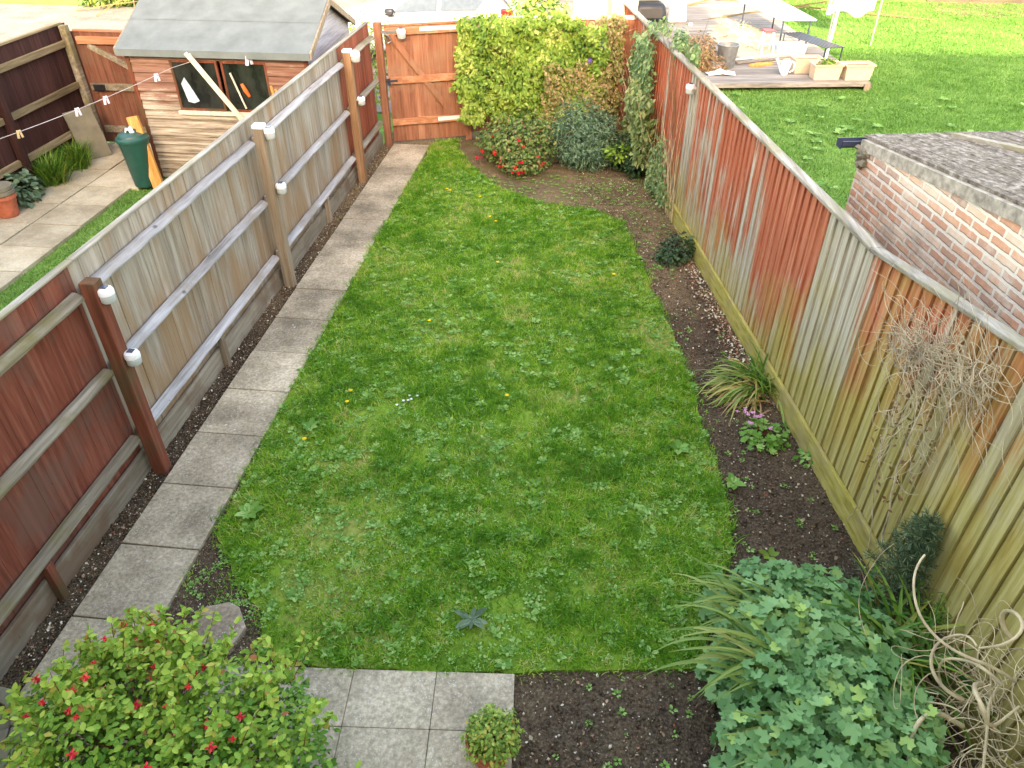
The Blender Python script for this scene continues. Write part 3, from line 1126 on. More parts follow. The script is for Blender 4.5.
U = Vector((.18, -1, 0)).normalized()
NRM = Vector((-1, -.18, 0)).normalized()
for (ya, yb, lb) in ((14.2, 4.69, None), (4.69, .4, 'rising section of worn boards nearest the house')):
    mb = MB()
    y = ya
    w = .118
    k = 0
    while y > yb:
        p = Vector((RF(y), y, 0))
        q = p + U * (w * .93)
        top = ftop(y) - .012
        th = .026
        off = random.uniform(0, .004)
        vs = []
        for c, o0, o1 in ((p, 0, .012 + off), (q, 0, th + off)):
            for zz in (.2, top):
                for oo in (o0, o1):
                    v = c + NRM * (oo - .03)
                    vs.append((v.x, v.y, zz))
        # p:z0(o0,o1) p:z1(o0,o1) q:...
        mb.add(vs, [(0, 1, 3, 2), (4, 6, 7, 5), (1, 5, 7, 3), (0, 2, 6, 4), (2, 3, 7, 6), (0, 4, 5, 1)], rnd_for(y))
        y -= w * abs(U.y)
    # backing behind the boards
    mb.build('board_panel', W['rfence'], rf, label=lb)
    mb = MB()
    a, b = Vector((RF(ya), ya, 0)) - NRM * .036, Vector((RF(yb), yb, 0)) - NRM * .036
    mb.add([(a.x, a.y, .2), (b.x, b.y, .2), (b.x, b.y, ftop(yb) - .02), (a.x, a.y, ftop(ya) - .02),
            (a.x + .01, a.y, .2), (b.x + .01, b.y, .2), (b.x + .01, b.y, ftop(yb) - .02), (a.x + .01, a.y, ftop(ya) - .02)],
           [(0, 1, 2, 3), (7, 6, 5, 4), (0, 4, 5, 1), (3, 2, 6, 7)])
    mb.build('backing', W['red_dark'], rf)
    mb = MB()
    yy = ya
    while yy > yb + .05:
        y2 = max(yb, yy - 2.7)
        p, q = Vector((RF(yy), yy, ftop(yy))), Vector((RF(y2), y2, ftop(y2)))
        d = (q - p).normalized()
        mb.bar(p - NRM * .01, q - NRM * .01 - d * .006, .085, .03)
        yy = y2
    mb.build('cap_rail', W['cap'], rf, bevel=.006)
    mb = MB()
    p, q = Vector((RF(ya), ya, .09)), Vector((RF(yb), yb, .09))
    mb.bar(p + NRM * .012, q + NRM * .012, .03, .26)
    mb.build('gravel_board', W['algae'], rf, bevel=.004)
q = Vector((RF(9.0), 9.0, 1.7)) + NRM * .05
solar_lamp(q.x, q.y, q.z, 'white solar lamp hung on the right fence by two grey boards', face=PI)

# ------------------------------------------------------------------ garage on the right
gc = Vector((2.42, 6.86, 0))
gd = Vector((.18, -1, 0)).normalized()
gx = Vector((1, .18, 0)).normalized()
gg = thing('brick_garage', 'pale brick outbuilding with a low rough grey roof beyond the right fence', 'garage', gc)
BR = mat_brick('garage brick', gd.x, gd.y, [srgb(190, 160, 144), srgb(222, 164, 134), srgb(232, 188, 158), srgb(234, 212, 188)], srgb(236, 226, 208))


def gp(a, b, z):
    v = gc + gd * a + gx * b
    return (v.x, v.y, z)


WL, RS = 5.5, .125


def wallmb(a0, b0, a1, b1, z00, z01, z10, z11):
    mb = MB()
    mb.add([gp(a0, b0, z00), gp(a1, b0, z10), gp(a1, b1, z10), gp(a0, b1, z00), gp(a0, b0, z01), gp(a1, b0, z11), gp(a1, b1, z11), gp(a0, b1, z01)],
           [(3, 2, 1, 0), (4, 5, 6, 7), (0, 1, 5, 4), (1, 2, 6, 5), (2, 3, 7, 6), (3, 0, 4, 7)])
    return mb


wallmb(0, 0, WL, .22, -.05, 1.769, -.05, 1.769 + WL * RS).build('wall', BR, gg)
wallmb(0, .22, .22, 4.0, -.05, 1.76, -.05, 1.78).build('wall', mat_brick('garage brick end', gx.x, gx.y, [srgb(190, 160, 144), srgb(222, 164, 134), srgb(232, 188, 158), srgb(234, 212, 188)], srgb(236, 226, 208)), gg)
wallmb(-.02, -.015, WL, .20, 1.77, 1.862, 1.77 + WL * RS, 1.865 + WL * RS).build('verge_mortar', W['mortar'], gg)


def mat_roof():
    t = NT('weathered garage roof')
    x, y, z = t.sep()
    st = t.noise(1, 6, .7, stretch=(22, 13, 14))
    n2 = t.noise(9, 5, .7)
    c = t.ramp(st, [(.34, srgb(76, 68, 60)), (.48, srgb(118, 108, 98)), (.6, srgb(158, 148, 138)), (.72, srgb(194, 186, 178))])
    c = t.mix(t.math('MULTIPLY', t.mask(n2, .5, .62), .6), c, srgb(108, 98, 82))
    t.bump(st, .9, .02)
    return t.out(c, .9, .2)


mb = MB()
k = 60
for i in range(k):
    b0, b1 = .03 + 4.0 * i / k, .03 + 4.0 * (i + 1) / k
    h = .003 if i % 2 else 0
    z = 1.87
    for a, zz in ((-.08, z - .01), ):
        mb.add([gp(-.08, b0, zz + h), gp(WL, b0, zz + h + WL * RS), gp(WL, b1, zz + h + WL * RS), gp(-.08, b1, zz + h),
                gp(-.08, b0, zz + .025 + h), gp(WL, b0, zz + .025 + h + WL * RS), gp(WL, b1, zz + .025 + h + WL * RS), gp(-.08, b1, zz + .025 + h)],
               [(3, 2, 1, 0), (4, 5, 6, 7), (0, 1, 5, 4), (1, 2, 6, 5), (2, 3, 7, 6), (3, 0, 4, 7)])
mb.build('roof', mat_roof(), gg)
mb = MB()
mb.add([gp(.1, .72, 1.94), gp(WL, 2.5, 1.94 + WL * RS), gp(WL, 2.58, 1.94 + WL * RS), gp(.1, .80, 1.94)], [(0, 1, 2, 3)])
mb.add([gp(.1, .72, 1.94), gp(WL, 2.5, 1.94 + WL * RS), gp(WL, 2.5, 1.89 + WL * RS), gp(.1, .72, 1.89)], [(0, 1, 2, 3)])
mb.build('roof_strip', W['cap'], gg)
mb = MB()
prof = [(-.055, .0), (-.05, -.045), (-.02, -.07), (.02, -.07), (.05, -.045), (.055, .0), (.045, .0), (.04, -.038), (.017, -.058), (-.017, -.058), (-.04, -.038), (-.045, 0)]
vs = []
for b in (-.16, 4.1):
    for u, v in prof:
        vs.append(gp(-.12 + u, b, 1.83 + v))
n = len(prof)
mb.add(vs, [tuple(range(n))] + [(i, (i + 1) % n, n + (i + 1) % n, n + i) for i in range(n)])
mb.add([gp(-.175, -.165, 1.832), gp(-.065, -.165, 1.832), gp(-.07, -.165, 1.76), gp(-.17, -.165, 1.76)], [(0, 1, 2, 3)])
mb.build('gutter', W['gutter'], gg)
# crumbling corner and old leaf debris
deb = MB()
for i in range(26):
    a, b, z = random.uniform(-.02, .14), random.uniform(-.03, .0), random.uniform(1.66, 1.8)
    v = gp(a, b, z)
    s = random.uniform(.02, .045)
    m = Matrix.Translation(v) @ Matrix.Rotation(random.random() * 3, 4, (random.random(), random.random(), 1))
    deb.M = m
    deb.box(-s, s, -s * .6, s * .6, -s * .6, s * .6, taper=.7)
deb.build('crumbled_mortar', W['concrete'], gg, bevel=.006)
P = np.zeros((1500, 3))
a = RNG.random(1500) * 4.2
P[:, 0] = 0
for i in range(1500):
    v = gp(.9 + a[i], -.12 * RNG.random() - .0, 0)
    P[i] = (v[0], v[1], 0)
P[:, 2] = 1.42 + .1 * a * .3 + RNG.normal(size=1500) * .06 - .10 + .08 * np.sin(a * 5)

# ------------------------------------------------------------------ neighbour on the left
nf = thing('closeboard_fence', 'dark brown closeboard fence with pale rails along the neighbouring garden', 'fence', (-7.78, 8, 0))
mb = MB()
board_run(mb, 3.0, 11.12, -7.83, .0, 1.78)
mb.build('board_panel', W['brown'], nf)
for z in (1.5, .92, .35):
    mb = MB()
    mb.box(-7.812, -7.755, 3.0, 11.0, z, z + .085)
    mb.build('rail', W['brown_rail'], nf, bevel=.005)
mb = MB()
mb.box(-7.86, -7.79, 3, 11.0, 1.785, 1.81)
mb.build('cap_rail', W['brown_rail'], nf)
for y in (10.95, 9.2, 6.6, 4.0):
    mb = MB()
    mb.box(-7.79, -7.69, y - .05, y + .05, 0, 1.78 if y > 10 else 1.68)
    mb.build('post', W['brown'] if y < 10 else W['rail_moss'], nf, bevel=.005)
ng = thing('garden_gate', 'dark red braced wooden gate beside the shed', 'gate', (-7.6, 11.05, 0))
mb = MB()
x = -7.82
while x < -6.2:
    mb.box(x, x + .11, 11.05, 11.07, .05, 1.68)
    x += .113
mb.build('board_panel', W['gate_dull'], ng)
for z in (1.52, .86, .22):
    mb = MB()
    mb.box(-7.65, -6.33, 11.0, 11.048, z, z + .1)
    mb.build('rail', W['gate_frame'] if z > 1 else W['rail_moss'], ng, bevel=.004)
mb = MB()
mb.bar((-7.5, 11.025, 1.5), (-6.5, 11.025, .98), .04, .08)
mb.build('brace', W['rail_moss'], ng)
mb = MB()
mb.box(-7.6, -7.42, 10.985, 10.998, .86, .95)
mb.build('latch', W['black'], ng)
mb = MB()
mb.box(-7.68, -6.3, 11.03, 11.09, 1.685, 1.71)
mb.build('top_strip', W['gate_frame'], ng)

# shed
SX0, SX1, SY0, SY1, SE, SR = -6.18, -3.72, 9.8, 11.7, 1.76, 2.22
sh = thing('garden_shed', 'weathered wooden shed with a grey felt roof and dark windows', 'shed', (-5, 10.7, 0))


def clap(mb, z0, z1, x0, x1, y):
    z = z0
    while z < z1 - .01:
        e = min(z + .118, z1)
        mb.extr([(y + .02, z), (y - .014, z), (y - .014, z + .008), (y + .006, e), (y + .02, e)], 'x', x0, x1)
        z += .12


wx0, wx1, wz0, wz1 = -5.60, -4.28, .99, 1.64
mb = MB()
clap(mb, .03, wz0, SX0, SX1, SY0)
clap(mb, wz0, wz1, SX0, wx0, SY0)
clap(mb, wz0, wz1, wx1, SX1, SY0)
clap(mb, wz1, SE, SX0, SX1, SY0)
# side walls
for xx in (SX0, SX1 - .02):
    mb.extr([(SY0, .03), (SY1, .03), (SY1, SE), ((SY0 + SY1) / 2, SR - .03), (SY0, SE)], 'x', xx, xx + .02)
mb.box(SX0, SX1, SY1, SY1 + .02, .03, SE)
mb.build('wall', W['shed'], sh)
mb = MB()
mb.box(SX0 - .01, SX0 + .04, SY0 - .02, SY0 + .02, .0, SE)
mb.build('corner_trim', W['post_red'], sh)
mb = MB()
mb.box(SX1 - .04, SX1 + .01, SY0 - .02, SY0 + .02, .0, SE)
mb.build('corner_trim', W['post_red'], sh)
for xa, xb in ((wx0, -4.95), (-4.9, wx1)):
    mb = MB()
    mb.box(xa, xb, SY0 - .012, SY0 + .02, wz0, wz0 + .03)
    mb.box(xa, xb, SY0 - .012, SY0 + .02, wz1 - .03, wz1)
    mb.box(xa, xa + .03, SY0 - .010, SY0 + .022, wz0 + .031, wz1 - .031)
    mb.box(xb - .03, xb, SY0 - .010, SY0 + .022, wz0 + .031, wz1 - .031)
    wd = mb.build('window', W['post_red'], sh)
    mb = MB()
    mb.box(xa + .03, xb - .03, SY0 + .004, SY0 + .01, wz0 + .03, wz1 - .03)
    mb.build('pane', W['glass'], wd)
mb = MB()
mb.box(wx0 - .03, wx1 + .03, SY0 - .04, SY0 - .006, wz0 - .05, wz0 - .002)
mb.build('sill', W['pale_wood'], sh)
for s in (0, 1):
    mb = MB()
    ym = (SY0 + SY1) / 2
    ya, za = (SY0 - .08, SE - .02) if s == 0 else (SY1 + .08, SE - .02)
    X0, X1 = SX0 - .08, SX1 + .08
    mb.add([(X0, ya, za), (X1, ya, za), (X1, ym, SR), (X0, ym, SR), (X0, ya, za + .035), (X1, ya, za + .035), (X1, ym, SR + .035), (X0, ym, SR + .035)],
           [(3, 2, 1, 0), (4, 5, 6, 7), (0, 1, 5, 4), (1, 2, 6, 5), (2, 3, 7, 6), (3, 0, 4, 7)], .5)
    if s == 0:
        f = .52
        yb_, zb_ = ya + (ym - ya) * f, za + (SR - za) * f
        mb.add([(X0 - .002, yb_, zb_ + .04), (X1 + .002, yb_, zb_ + .04), (X1 + .002, ym, SR + .042), (X0 - .002, ym, SR + .042)], [(0, 1, 2, 3)], .7)
        mb.box(X0, X1, ya - .012, ya - .001, za - .05, za + .036, .3)
    mb.build('roof', W['felt'], sh)
for bx in (SX1 + .09, SX0 - .09):
    mb = MB()
    mb.extr([(SY0 - .08, SE - .06), (SY0 - .08, SE + .02), (ym, SR + .02), (SY1 + .08, SE + .02), (SY1 + .08, SE - .06), (ym, SR - .06)], 'x', bx - .01, bx + .01)
    mb.build('barge_board', W['post_grey'], sh)

pk = MB()
pk.bar((-5.27, 9.66, 1.76), (-4.72, 9.72, .88), .05, .012, up=(0, -1, 0))
pk.bar((-5.24, 9.675, 1.74), (-4.69, 9.735, .86), .05, .012, up=(0, -1, 0))
tag(pk.build('plank', W['pale_wood']), 'long pale plank leaning across the shed windows', 'plank')
pk = MB()
pk.bar((-4.78, 9.77, 1.5), (-4.66, 9.78, 1.04), .022, .012, up=(0, -1, 0))
tag(pk.build('stick', W['pale_wood']), 'thin pale stick against the right shed window', 'stick')
pk = MB()
pk.tube([(-4.66, 9.79, 1.36), (-4.62, 9.775, 1.28), (-4.58, 9.78, 1.2)], [.022, .03, .02], 10)
tag(pk.build('trowel_handle', W['orange']), 'small orange handle showing in the right shed window', 'tool')
pk = MB()
pk.extr([(-5.5, 1.34), (-5.44, 1.42), (-5.38, 1.3), (-5.30, 1.12), (-5.38, 1.09), (-5.46, 1.11)], 'y', 9.782, 9.79)
tag(pk.build('rag', W['bluewhite']), 'pale cloth rag hanging in the left shed window', 'cloth')
pk = MB()
pk.bar((-4.24, 9.74, 1.36), (-4.2, 9.75, 1.0), .03, .015, up=(0, -1, 0))
pk.bar((-4.19, 9.74, 1.32), (-4.1, 9.75, 1.0), .03, .015, up=(0, -1, 0))
tag(pk.build('lath', W['new']), 'short pair of yellow laths beside the shed window', 'lath')
pk = MB()
pk.box(-.075, .075, -.03, .03, 0, .98)
o = pk.build('timber_plank', W['new'], bevel=.004)
o.location = (-6.02, 9.42, 0)
o.rotation_euler = (R(-10), R(-9), R(10))
tag(o, 'orange new timber plank leaning on the shed corner behind the green bin', 'plank')
pk = MB()
pk.box(-.2, .2, -.025, .025, 0, .72)
o = pk.build('paving_slab', W['concrete'], bevel=.006)
o.location = (-7.5, 10.42, .02)
o.rotation_euler = (R(-14), R(-4), R(48))
tag(o, 'grey brown slab leaning upright against the dark brown fence', 'slab')

# water butt style bin
bc = Vector((-6.25, 9.5, .02))
bn = thing('garden_bin', 'dark green plastic dustbin with a domed lid on the pale slabs', 'bin', bc)
MB(bc).lathe([(.14, 0), (.15, .01), (.19, .56), (.2, .6), (.2, .63)], n=32).build('body', W['bin_green'], bn, True)
MB(bc).lathe([(.215, .63), (.22, .65), (.215, .675), (.185, .695), (.175, .72), (.1, .745), (.001, .75)], n=32).build('lid', W['bin_green'], bn, True)
mb = MB(bc)
mb.bar((-.07, 0, .78), (.07, 0, .78), .025, .02)
mb.bar((-.07, 0, .735), (-.07, 0, .785), .025, .018)
mb.bar((.07, 0, .735), (.07, 0, .785), .025, .018)
mb.build('handle', W['bin_green'], bn)
rg = MB(bc)
pts = []
for i in range(9):
    for j in range(7):
        u, v = (i - 4) / 4, (j - 3) / 3
        rr = math.hypot(u, v)
        pts.append((u * .07, v * .05, .80 + .02 * math.sin(u * 5 + v * 4) - .045 * rr * rr + .01 * random.random()))
fs = [(i * 7 + j, i * 7 + j + 1, (i + 1) * 7 + j + 1, (i + 1) * 7 + j) for i in range(8) for j in range(6)]
rg.add(pts, fs)
o = rg.build('crumpled_bag', W['white_plastic'], smooth=True)
s = o.modifiers.new('s', 'SOLIDIFY')
s.thickness = .004
tag(o, 'crumpled white plastic scrap on the lid of the green bin', 'plastic scrap')

# washing line with pegs
lt = thing('washing_line', 'thin washing line sagging across the neighbouring garden to the shed', 'washing line', (-6.5, 9, 1.3))
A_, B_ = Vector((-6.93, 8.0, 1.15)), Vector((-5.53, 9.7, 1.56))


def linept(t):
    p = A_.lerp(B_, t)
    p.z -= .03 * 4 * t * (1 - t)
    return p


mb = MB()
mb.tube([linept(-.6 + 1.6 * i / 30) for i in range(31)] + [Vector((-5.3, 9.78, 1.62))], .0038, 5)
mb.build('cord', W['cord'], lt)


def peg(p, label, mat, mat2=None, s=1.0):
    t = thing('clothes_peg', label, 'clothes peg', p, 'clothes pegs on the washing line')
    m = MB(p, .6)
    m.bar((-.012 * s, -.006, .02), (-.03 * s, -.006, -.09 * s), .02, .034 * s)
    m.build('leg', mat, t, bevel=.003)
    m = MB(p, .6)
    m.bar((.012 * s, .006, .02), (.026 * s, .006, -.085 * s), .02, .03 * s)
    m.build('leg', mat, t, bevel=.003)
    m = MB(p, .6)
    m.tube([(-.02 * s, 0, 0), (.02 * s, 0, 0)], .012, 8)
    m.build('spring', W['metal'], t)
    return t


for tt, lb, k in ((.1, 'brownish wooden peg hanging nearest the left end of the line', 1), (.42, 'white peg in front of the leaning slab, left of its neighbour', 0),
                  (.585, 'white peg on the line in front of the dark red gate', 0), (.9, 'white peg beside the left end of the shed wall', 0)):
    peg(linept(tt), lb, W['peg_brown'] if k else W['peg_body'], s=.8 if k else .85)
q = Vector((-4.47, 9.74, 1.72))
peg(q, 'white peg hanging by the shed eave above the right window', W['peg_body'], s=1.2)


# ------------------------------------------------------------------ plants
def plant(name, label, cat, c, group=None):
    return thing(name, label, cat, c, group)


def stems_to(blobs, base, n, r, mat, parent, spread=.1, wob=.05):
    sp = []
    for i in range(n):
        b = random.choice(blobs)
        d = Vector([random.gauss(0, 1) for _ in range(3)]).normalized()
        e = Vector(b[0]) + Vector((d.x * b[1][0], d.y * b[1][1], d.z * b[1][2])) * random.uniform(.2, .8)
        s0 = Vector(base) + Vector((random.gauss(0, spread), random.gauss(0, spread), 0))
        s0.z = base[2]
        e.z = max(e.z, base[2] + .05)
        pts = []
        for k in range(6):
            t = k / 5
            p = s0.lerp(e, t)
            p.z = s0.z + (e.z - s0.z) * (t ** .75)
            p += Vector((random.gauss(0, wob), random.gauss(0, wob), 0)) * t * (1 - t) * 2
            pts.append(p)
        sp.append((pts, r, r * .3))
    return twigs('stems', sp, mat, parent)


# neighbour's border
for cx, cy, lb, h in ((-7.62, 9.42, 'spiky green tussock plant against the dark brown fence, the nearer of two', .55),
                      (-7.62, 10.02, 'spiky dark green tussock plant between its twin and the leaning slab', .5)):
    p = plant('tussock_plant', lb, 'plant', (cx, cy, 0))
    straps('leaves', (cx, cy, 0), 420, h, .016, W['strap'], p, .075, flop=.22)
    straps('inner_leaves', (cx, cy, 0), 160, h * .8, .016, W['lime_leaf'], p, .08, flop=.4)
p = plant('broadleaf_plant', 'grey green broad leaved plant behind the terracotta pots', 'plant', (-7.65, 8.78, 0))
crown('foliage', [((-7.65, 8.85, .15), (.2, .25, .22)), ((-7.62, 8.65, .1), (.2, .2, .18))], 420, OVAL, .11, W['thistle'], p, up=.9)
pc = Vector((-7.52, 8.32, .02))
pt = thing('terracotta_pot', 'terracotta flowerpot with a weathered pale pot nested on top at the left edge', 'flowerpot', pc)
MB(pc).lathe([(.11, 0), (.12, .005), (.155, .24), (.17, .24), (.17, .29), (.15, .29), (.14, .25)], n=28).build('lower_pot', W['terracotta'], pt, True)
MB(pc).lathe([(.15, .292), (.172, .30), (.175, .345), (.16, .348), (.152, .352), (.166, .358), (.165, .40), (.12, .41), (.001, .405)], n=28).build('upper_pot', W['concrete'], pt, True)

# hedge beyond the lane
hb = [((-14 + i * 1.05, 22.1 + .3 * math.sin(i * 2), .55), (.8, .7, .8 + .15 * math.sin(i * 1.7))) for i in range(5)]
p = plant('hedge', 'low green hedge on the far side of the lane', 'hedge', (-12, 22.2, 0))
crown('foliage', hb, 7000, OVAL, .12, W['hedge'], p)
stems_to(hb, (-12, 22.2, 0), 20, .02, W['stem'], p, 1.4)
p = plant('hedge', 'tall green hedge at the very back beyond the parked car', 'hedge', (-1, 25, 0))
hb = [((-22 + i * 1.5, 27.5 + .3 * math.sin(i * 2), 1.0), (1.2, .9, 1.5 + .2 * math.sin(i * 1.7))) for i in range(32)]
crown('foliage', hb, 26000, OVAL, .16, W['hedge'], p)
stems_to(hb, (-1, 27, 0), 30, .03, W['stem'], p, 4)
# shrub behind back fence
hb = [((-1.05, 13.3, 1.3), (.55, .4, .75)), ((-.75, 13.3, 1.1), (.4, .35, .8))]
p = plant('shrub', 'bright yellow green shrub rising behind the back fence beside the car tail', 'shrub', (-.9, 13.3, 0))
crown('foliage', hb, 4500, OVAL, .07, W['yellow_leaf'], p)
stems_to(hb, (-.9, 13.3, 0), 16, .012, W['stem'], p)
# shrub with purple flowers by shed back
hb = [((-3.75, 12.9, .9), (.5, .45, .75)), ((-4.3, 13.1, .8), (.5, .45, .7))]
p = plant('shrub', 'loose pale shrub between the shed gable and the parked car', 'shrub', (-4, 13, 0))
crown('foliage', hb, 3000, OVAL, .05, W['lime_leaf'], p)
stems_to(hb, (-4, 13, 0), 30, .01, W['twig'], p)

# creeper on the back fence


def fence_cover(name, u0, u1, z0, z1, d, n, tmpl, size, mat, parent, seed=0, tone=None, edge=.12):
    """leaves hanging in a bumpy layer in front of the back fence"""
    u = u0 + RNG.random(n) * (u1 - u0)
    z = z0 + RNG.random(n) * (z1 - z0)
    e = edge * (fbm(u * 1.0, z, 3.1, seed) - .4) * 2
    k = (u > u0 + e + .05) & (u < u1 - e) & (z > z0 + e + .02) & (z < z1 + (fbm(u, u * 0, 2.6, seed + 9) - .62) * .4)
    u, z = u[k], z[k]
    m = len(u)
    dep = d * (.35 + .9 * fbm(u, z, 2.4, seed + 4)) * (1 - .55 * RNG.random(m) ** 2)
    dep *= np.clip((z1 - z) / .12 + .35, .35, 1)
    dep += .05 * np.sin(u * 23 + z * 11) * np.sin(z * 19 - u * 7)
    dep = np.maximum(dep, .02)
    c, s = math.cos(ba), math.sin(ba)
    P = np.stack([BA.x + u * c + dep * s, BA.y + u * s - dep * c, z], 1)
    N = np.tile(np.array([s, -c, .45]), (m, 1)) + RNG.normal(size=(m, 3)) * .45
    fwd = np.tile(np.array([0, 0, -1.0]), (m, 1)) + RNG.normal(size=(m, 3)) * .6
    Rm = basis(N, fwd=fwd)
    S = size * (.65 + .7 * RNG.random(m))
    rr = RNG.random(m) if tone is None else np.clip(tone(u, z) + RNG.normal(size=m) * .18, 0, 1)
    V, F, A = scatter(*tmpl, P, Rm, S, rr)
    return np_mesh(name, V, F, A, mat, parent)


p = plant('creeper', 'dense yellow green creeper covering most of the back fence', 'climber', (-1.2, 12.0, 0))
fence_cover('foliage', -.25, 2.15, .36, 1.9, .55, 15500, OVAL, .056, W['yellow_leaf'], p, 3,
            tone=lambda u, z: .1 + .95 * fbm(u, z, 4.2, 61), edge=.28)
sp = []
for i in range(60):
    u, z = random.uniform(.1, 1.6), random.uniform(.1, .9)
    q = Vector((BA.x, BA.y, 0)) + Vector((math.cos(ba), math.sin(ba), 0)) * u
    sp.append((twig((q.x, q.y - .08, z), (random.gauss(0, .4), -.15, 1), random.uniform(.4, .9), 8, .12), .005, .002))
twigs('stems', sp, W['straw'], p)
p = plant('climber', 'browning climber with mauve flowers at the right end of the back fence', 'climber', (.1, 12.2, 0))
fence_cover('foliage', 1.75, 2.42, .3, 1.86, .38, 4500, OVAL, .045, W['brown_leaf'], p, 8)
fence_cover('old_growth', 1.1, 2.2, .4, 1.35, .66, 4200, OVAL, .045, W['brown_leaf'], p, 9)
sp = []
for i in range(70):
    u, z = random.uniform(1.2, 2.45), random.uniform(.1, 1.5)
    q = Vector((BA.x, BA.y, 0)) + Vector((math.cos(ba), math.sin(ba), 0)) * u
    sp.append((twig((q.x, q.y - .1, z), (random.gauss(0, .6), -.2, .8), random.uniform(.3, .7), 8, .2), .004, .0015))
twigs('stems', sp, W['straw'], p)
for i, (x, z) in enumerate(((.05, 1.53), (.09, 1.49), (-.1, 1.3))):
    mb = MB()
    for k in range(6):
        a = k * PI / 3
        cx, cy, cz = x, 11.8, z
        mb.add([(cx, cy, cz), (cx + .022 * math.cos(a - .4), cy - .01, cz + .022 * math.sin(a - .4)), (cx + .05 * math.cos(a), cy - .015, cz + .05 * math.sin(a)),
                (cx + .022 * math.cos(a + .4), cy - .01, cz + .022 * math.sin(a + .4))], [(0, 1, 2, 3)])
    mb.build('flower', W['purple'], p)

# climbers on the right fence


def side_cover(name, y0, y1, z0, z1, d, n, tmpl, size, mat, parent, seed=0, edge=.2, shape=None, over=0):
    y = y0 + RNG.random(n) * (y1 - y0)
    z = z0 + RNG.random(n) * (z1 - z0)
    k = fbm(y, z, 2.7, seed) > edge
    if shape is not None:
        k &= shape(y, z)
    y, z = y[k], z[k]
    m = len(y)
    dep = d * (.25 + fbm(y, z, 3, seed + 4)) * (1 - .6 * RNG.random(m) ** 2)
    if over:
        dep = dep - over * (z > 1.8) * RNG.random(m)
    P = np.stack([RF(y) - dep, y - .18 * dep, z], 1)
    N = np.tile(np.array([-1, -.4, .5]), (m, 1)) + RNG.normal(size=(m, 3)) * .45
    fwd = np.tile(np.array([0, 0, -1.0]), (m, 1)) + RNG.normal(size=(m, 3)) * .6
    V, F, A = scatter(*tmpl, P, basis(N, fwd=fwd), size * (.65 + .7 * RNG.random(m)), RNG.random(m))
    return np_mesh(name, V, F, A, mat, parent)


p = plant('climber', 'grey green climber spilling over the right fence near the back corner', 'climber', (RF(11), 11, 0))
side_cover('foliage', 10.6, 11.9, .95, 1.98, .16, 3400, OVAL, .055, W['ivy'], p, 12, .3, over=.3,
           shape=lambda y, z: (z > 1.0 + (y - 11.2) * .2) & ((z < 1.72) | ((y > 10.75) & (y < 11.3))))
side_cover('vine_foliage', 10.1, 11.2, .35, 1.25, .34, 1500, OVAL, .08, W['vine'], p, 15, .25)
side_cover('trailing_foliage', 8.9, 10.3, .05, 1.0, .16, 1500, OVAL, .05, W['ivy'], p, 17, .5, shape=lambda y, z: z < (y - 8.7) * .9)
sp = []
for i in range(60):
    y = random.uniform(9.0, 12)
    sp.append((twig((RF(y) - .05, y, .02), (-.05, random.gauss(0, .25), 1), random.uniform(.5, 1.7), 9, .06, plane=lambda q: np.array([min(q[0], RF(q[1]) - .02), q[1], q[2]])), .006, .002))
twigs('stems', sp, W['straw'], p)
p = plant('climber', 'thin climbing shoots reaching over the fence top beside the deck', 'climber', (RF(9.6) + .1, 9.6, 0))
P, N = blobs_points([((RF(10.2) + .12, 10.2, 1.85), (.12, .35, .22)), ((RF(9.5) + .1, 9.55, 1.9), (.08, .25, .16))], 700)
V, F, A = scatter(*OVAL, P, basis(N + np.array([0, 0, 1.0])), .055 * (.7 + .6 * RNG.random(len(P))), RNG.random(len(P)))
np_mesh('foliage', V, F, A, W['ivy'], p)
sp = [(twig((RF(9.8) + .1, 9.8 + random.gauss(0, .3), .1), (0, 0, 1), random.uniform(1.7, 2.2), 8, .04), .007, .002) for i in range(14)]
twigs('stems', sp, W['stem'], p)

# corner shrubs
bl = [((-1.18, 10.82, .38), (.4, .36, .36)), ((-.85, 10.75, .42), (.34, .34, .4)), ((-1.45, 10.95, .3), (.25, .28, .26)), ((-1.0, 10.5, .2), (.35, .25, .2))]
p = plant('shrub', 'rounded shrub with red tinged leaves and scarlet flowers below the creeper', 'shrub', (-1.1, 10.8, 0))
crown('foliage', bl, 5200, OVAL, .048, W['shrub_red'], p)
stems_to(bl, (-1.1, 10.85, 0), 60, .008, W['redstem'], p)


def little_flowers(parent, pts, mat, s=.03, name='flower'):
    for c in pts:
        mb = MB()
        for k in range(5):
            a = k * 2 * PI / 5 + random.random()
            e = random.uniform(-.3, .4)
            q = Vector(c)
            t1 = Vector((math.cos(a - .5), math.sin(a - .5), e)) * s * .6
            t2 = Vector((math.cos(a), math.sin(a), e * 1.2)) * s
            t3 = Vector((math.cos(a + .5), math.sin(a + .5), e)) * s * .6
            mb.add([q, q + t1, q + t2, q + t3], [(0, 1, 2, 3)])
        mb.tube([Vector(c) + Vector((0, 0, -.01)), Vector(c) + Vector((0, 0, s * .4))], s * .25, 6)
        mb.build(name, mat, parent)


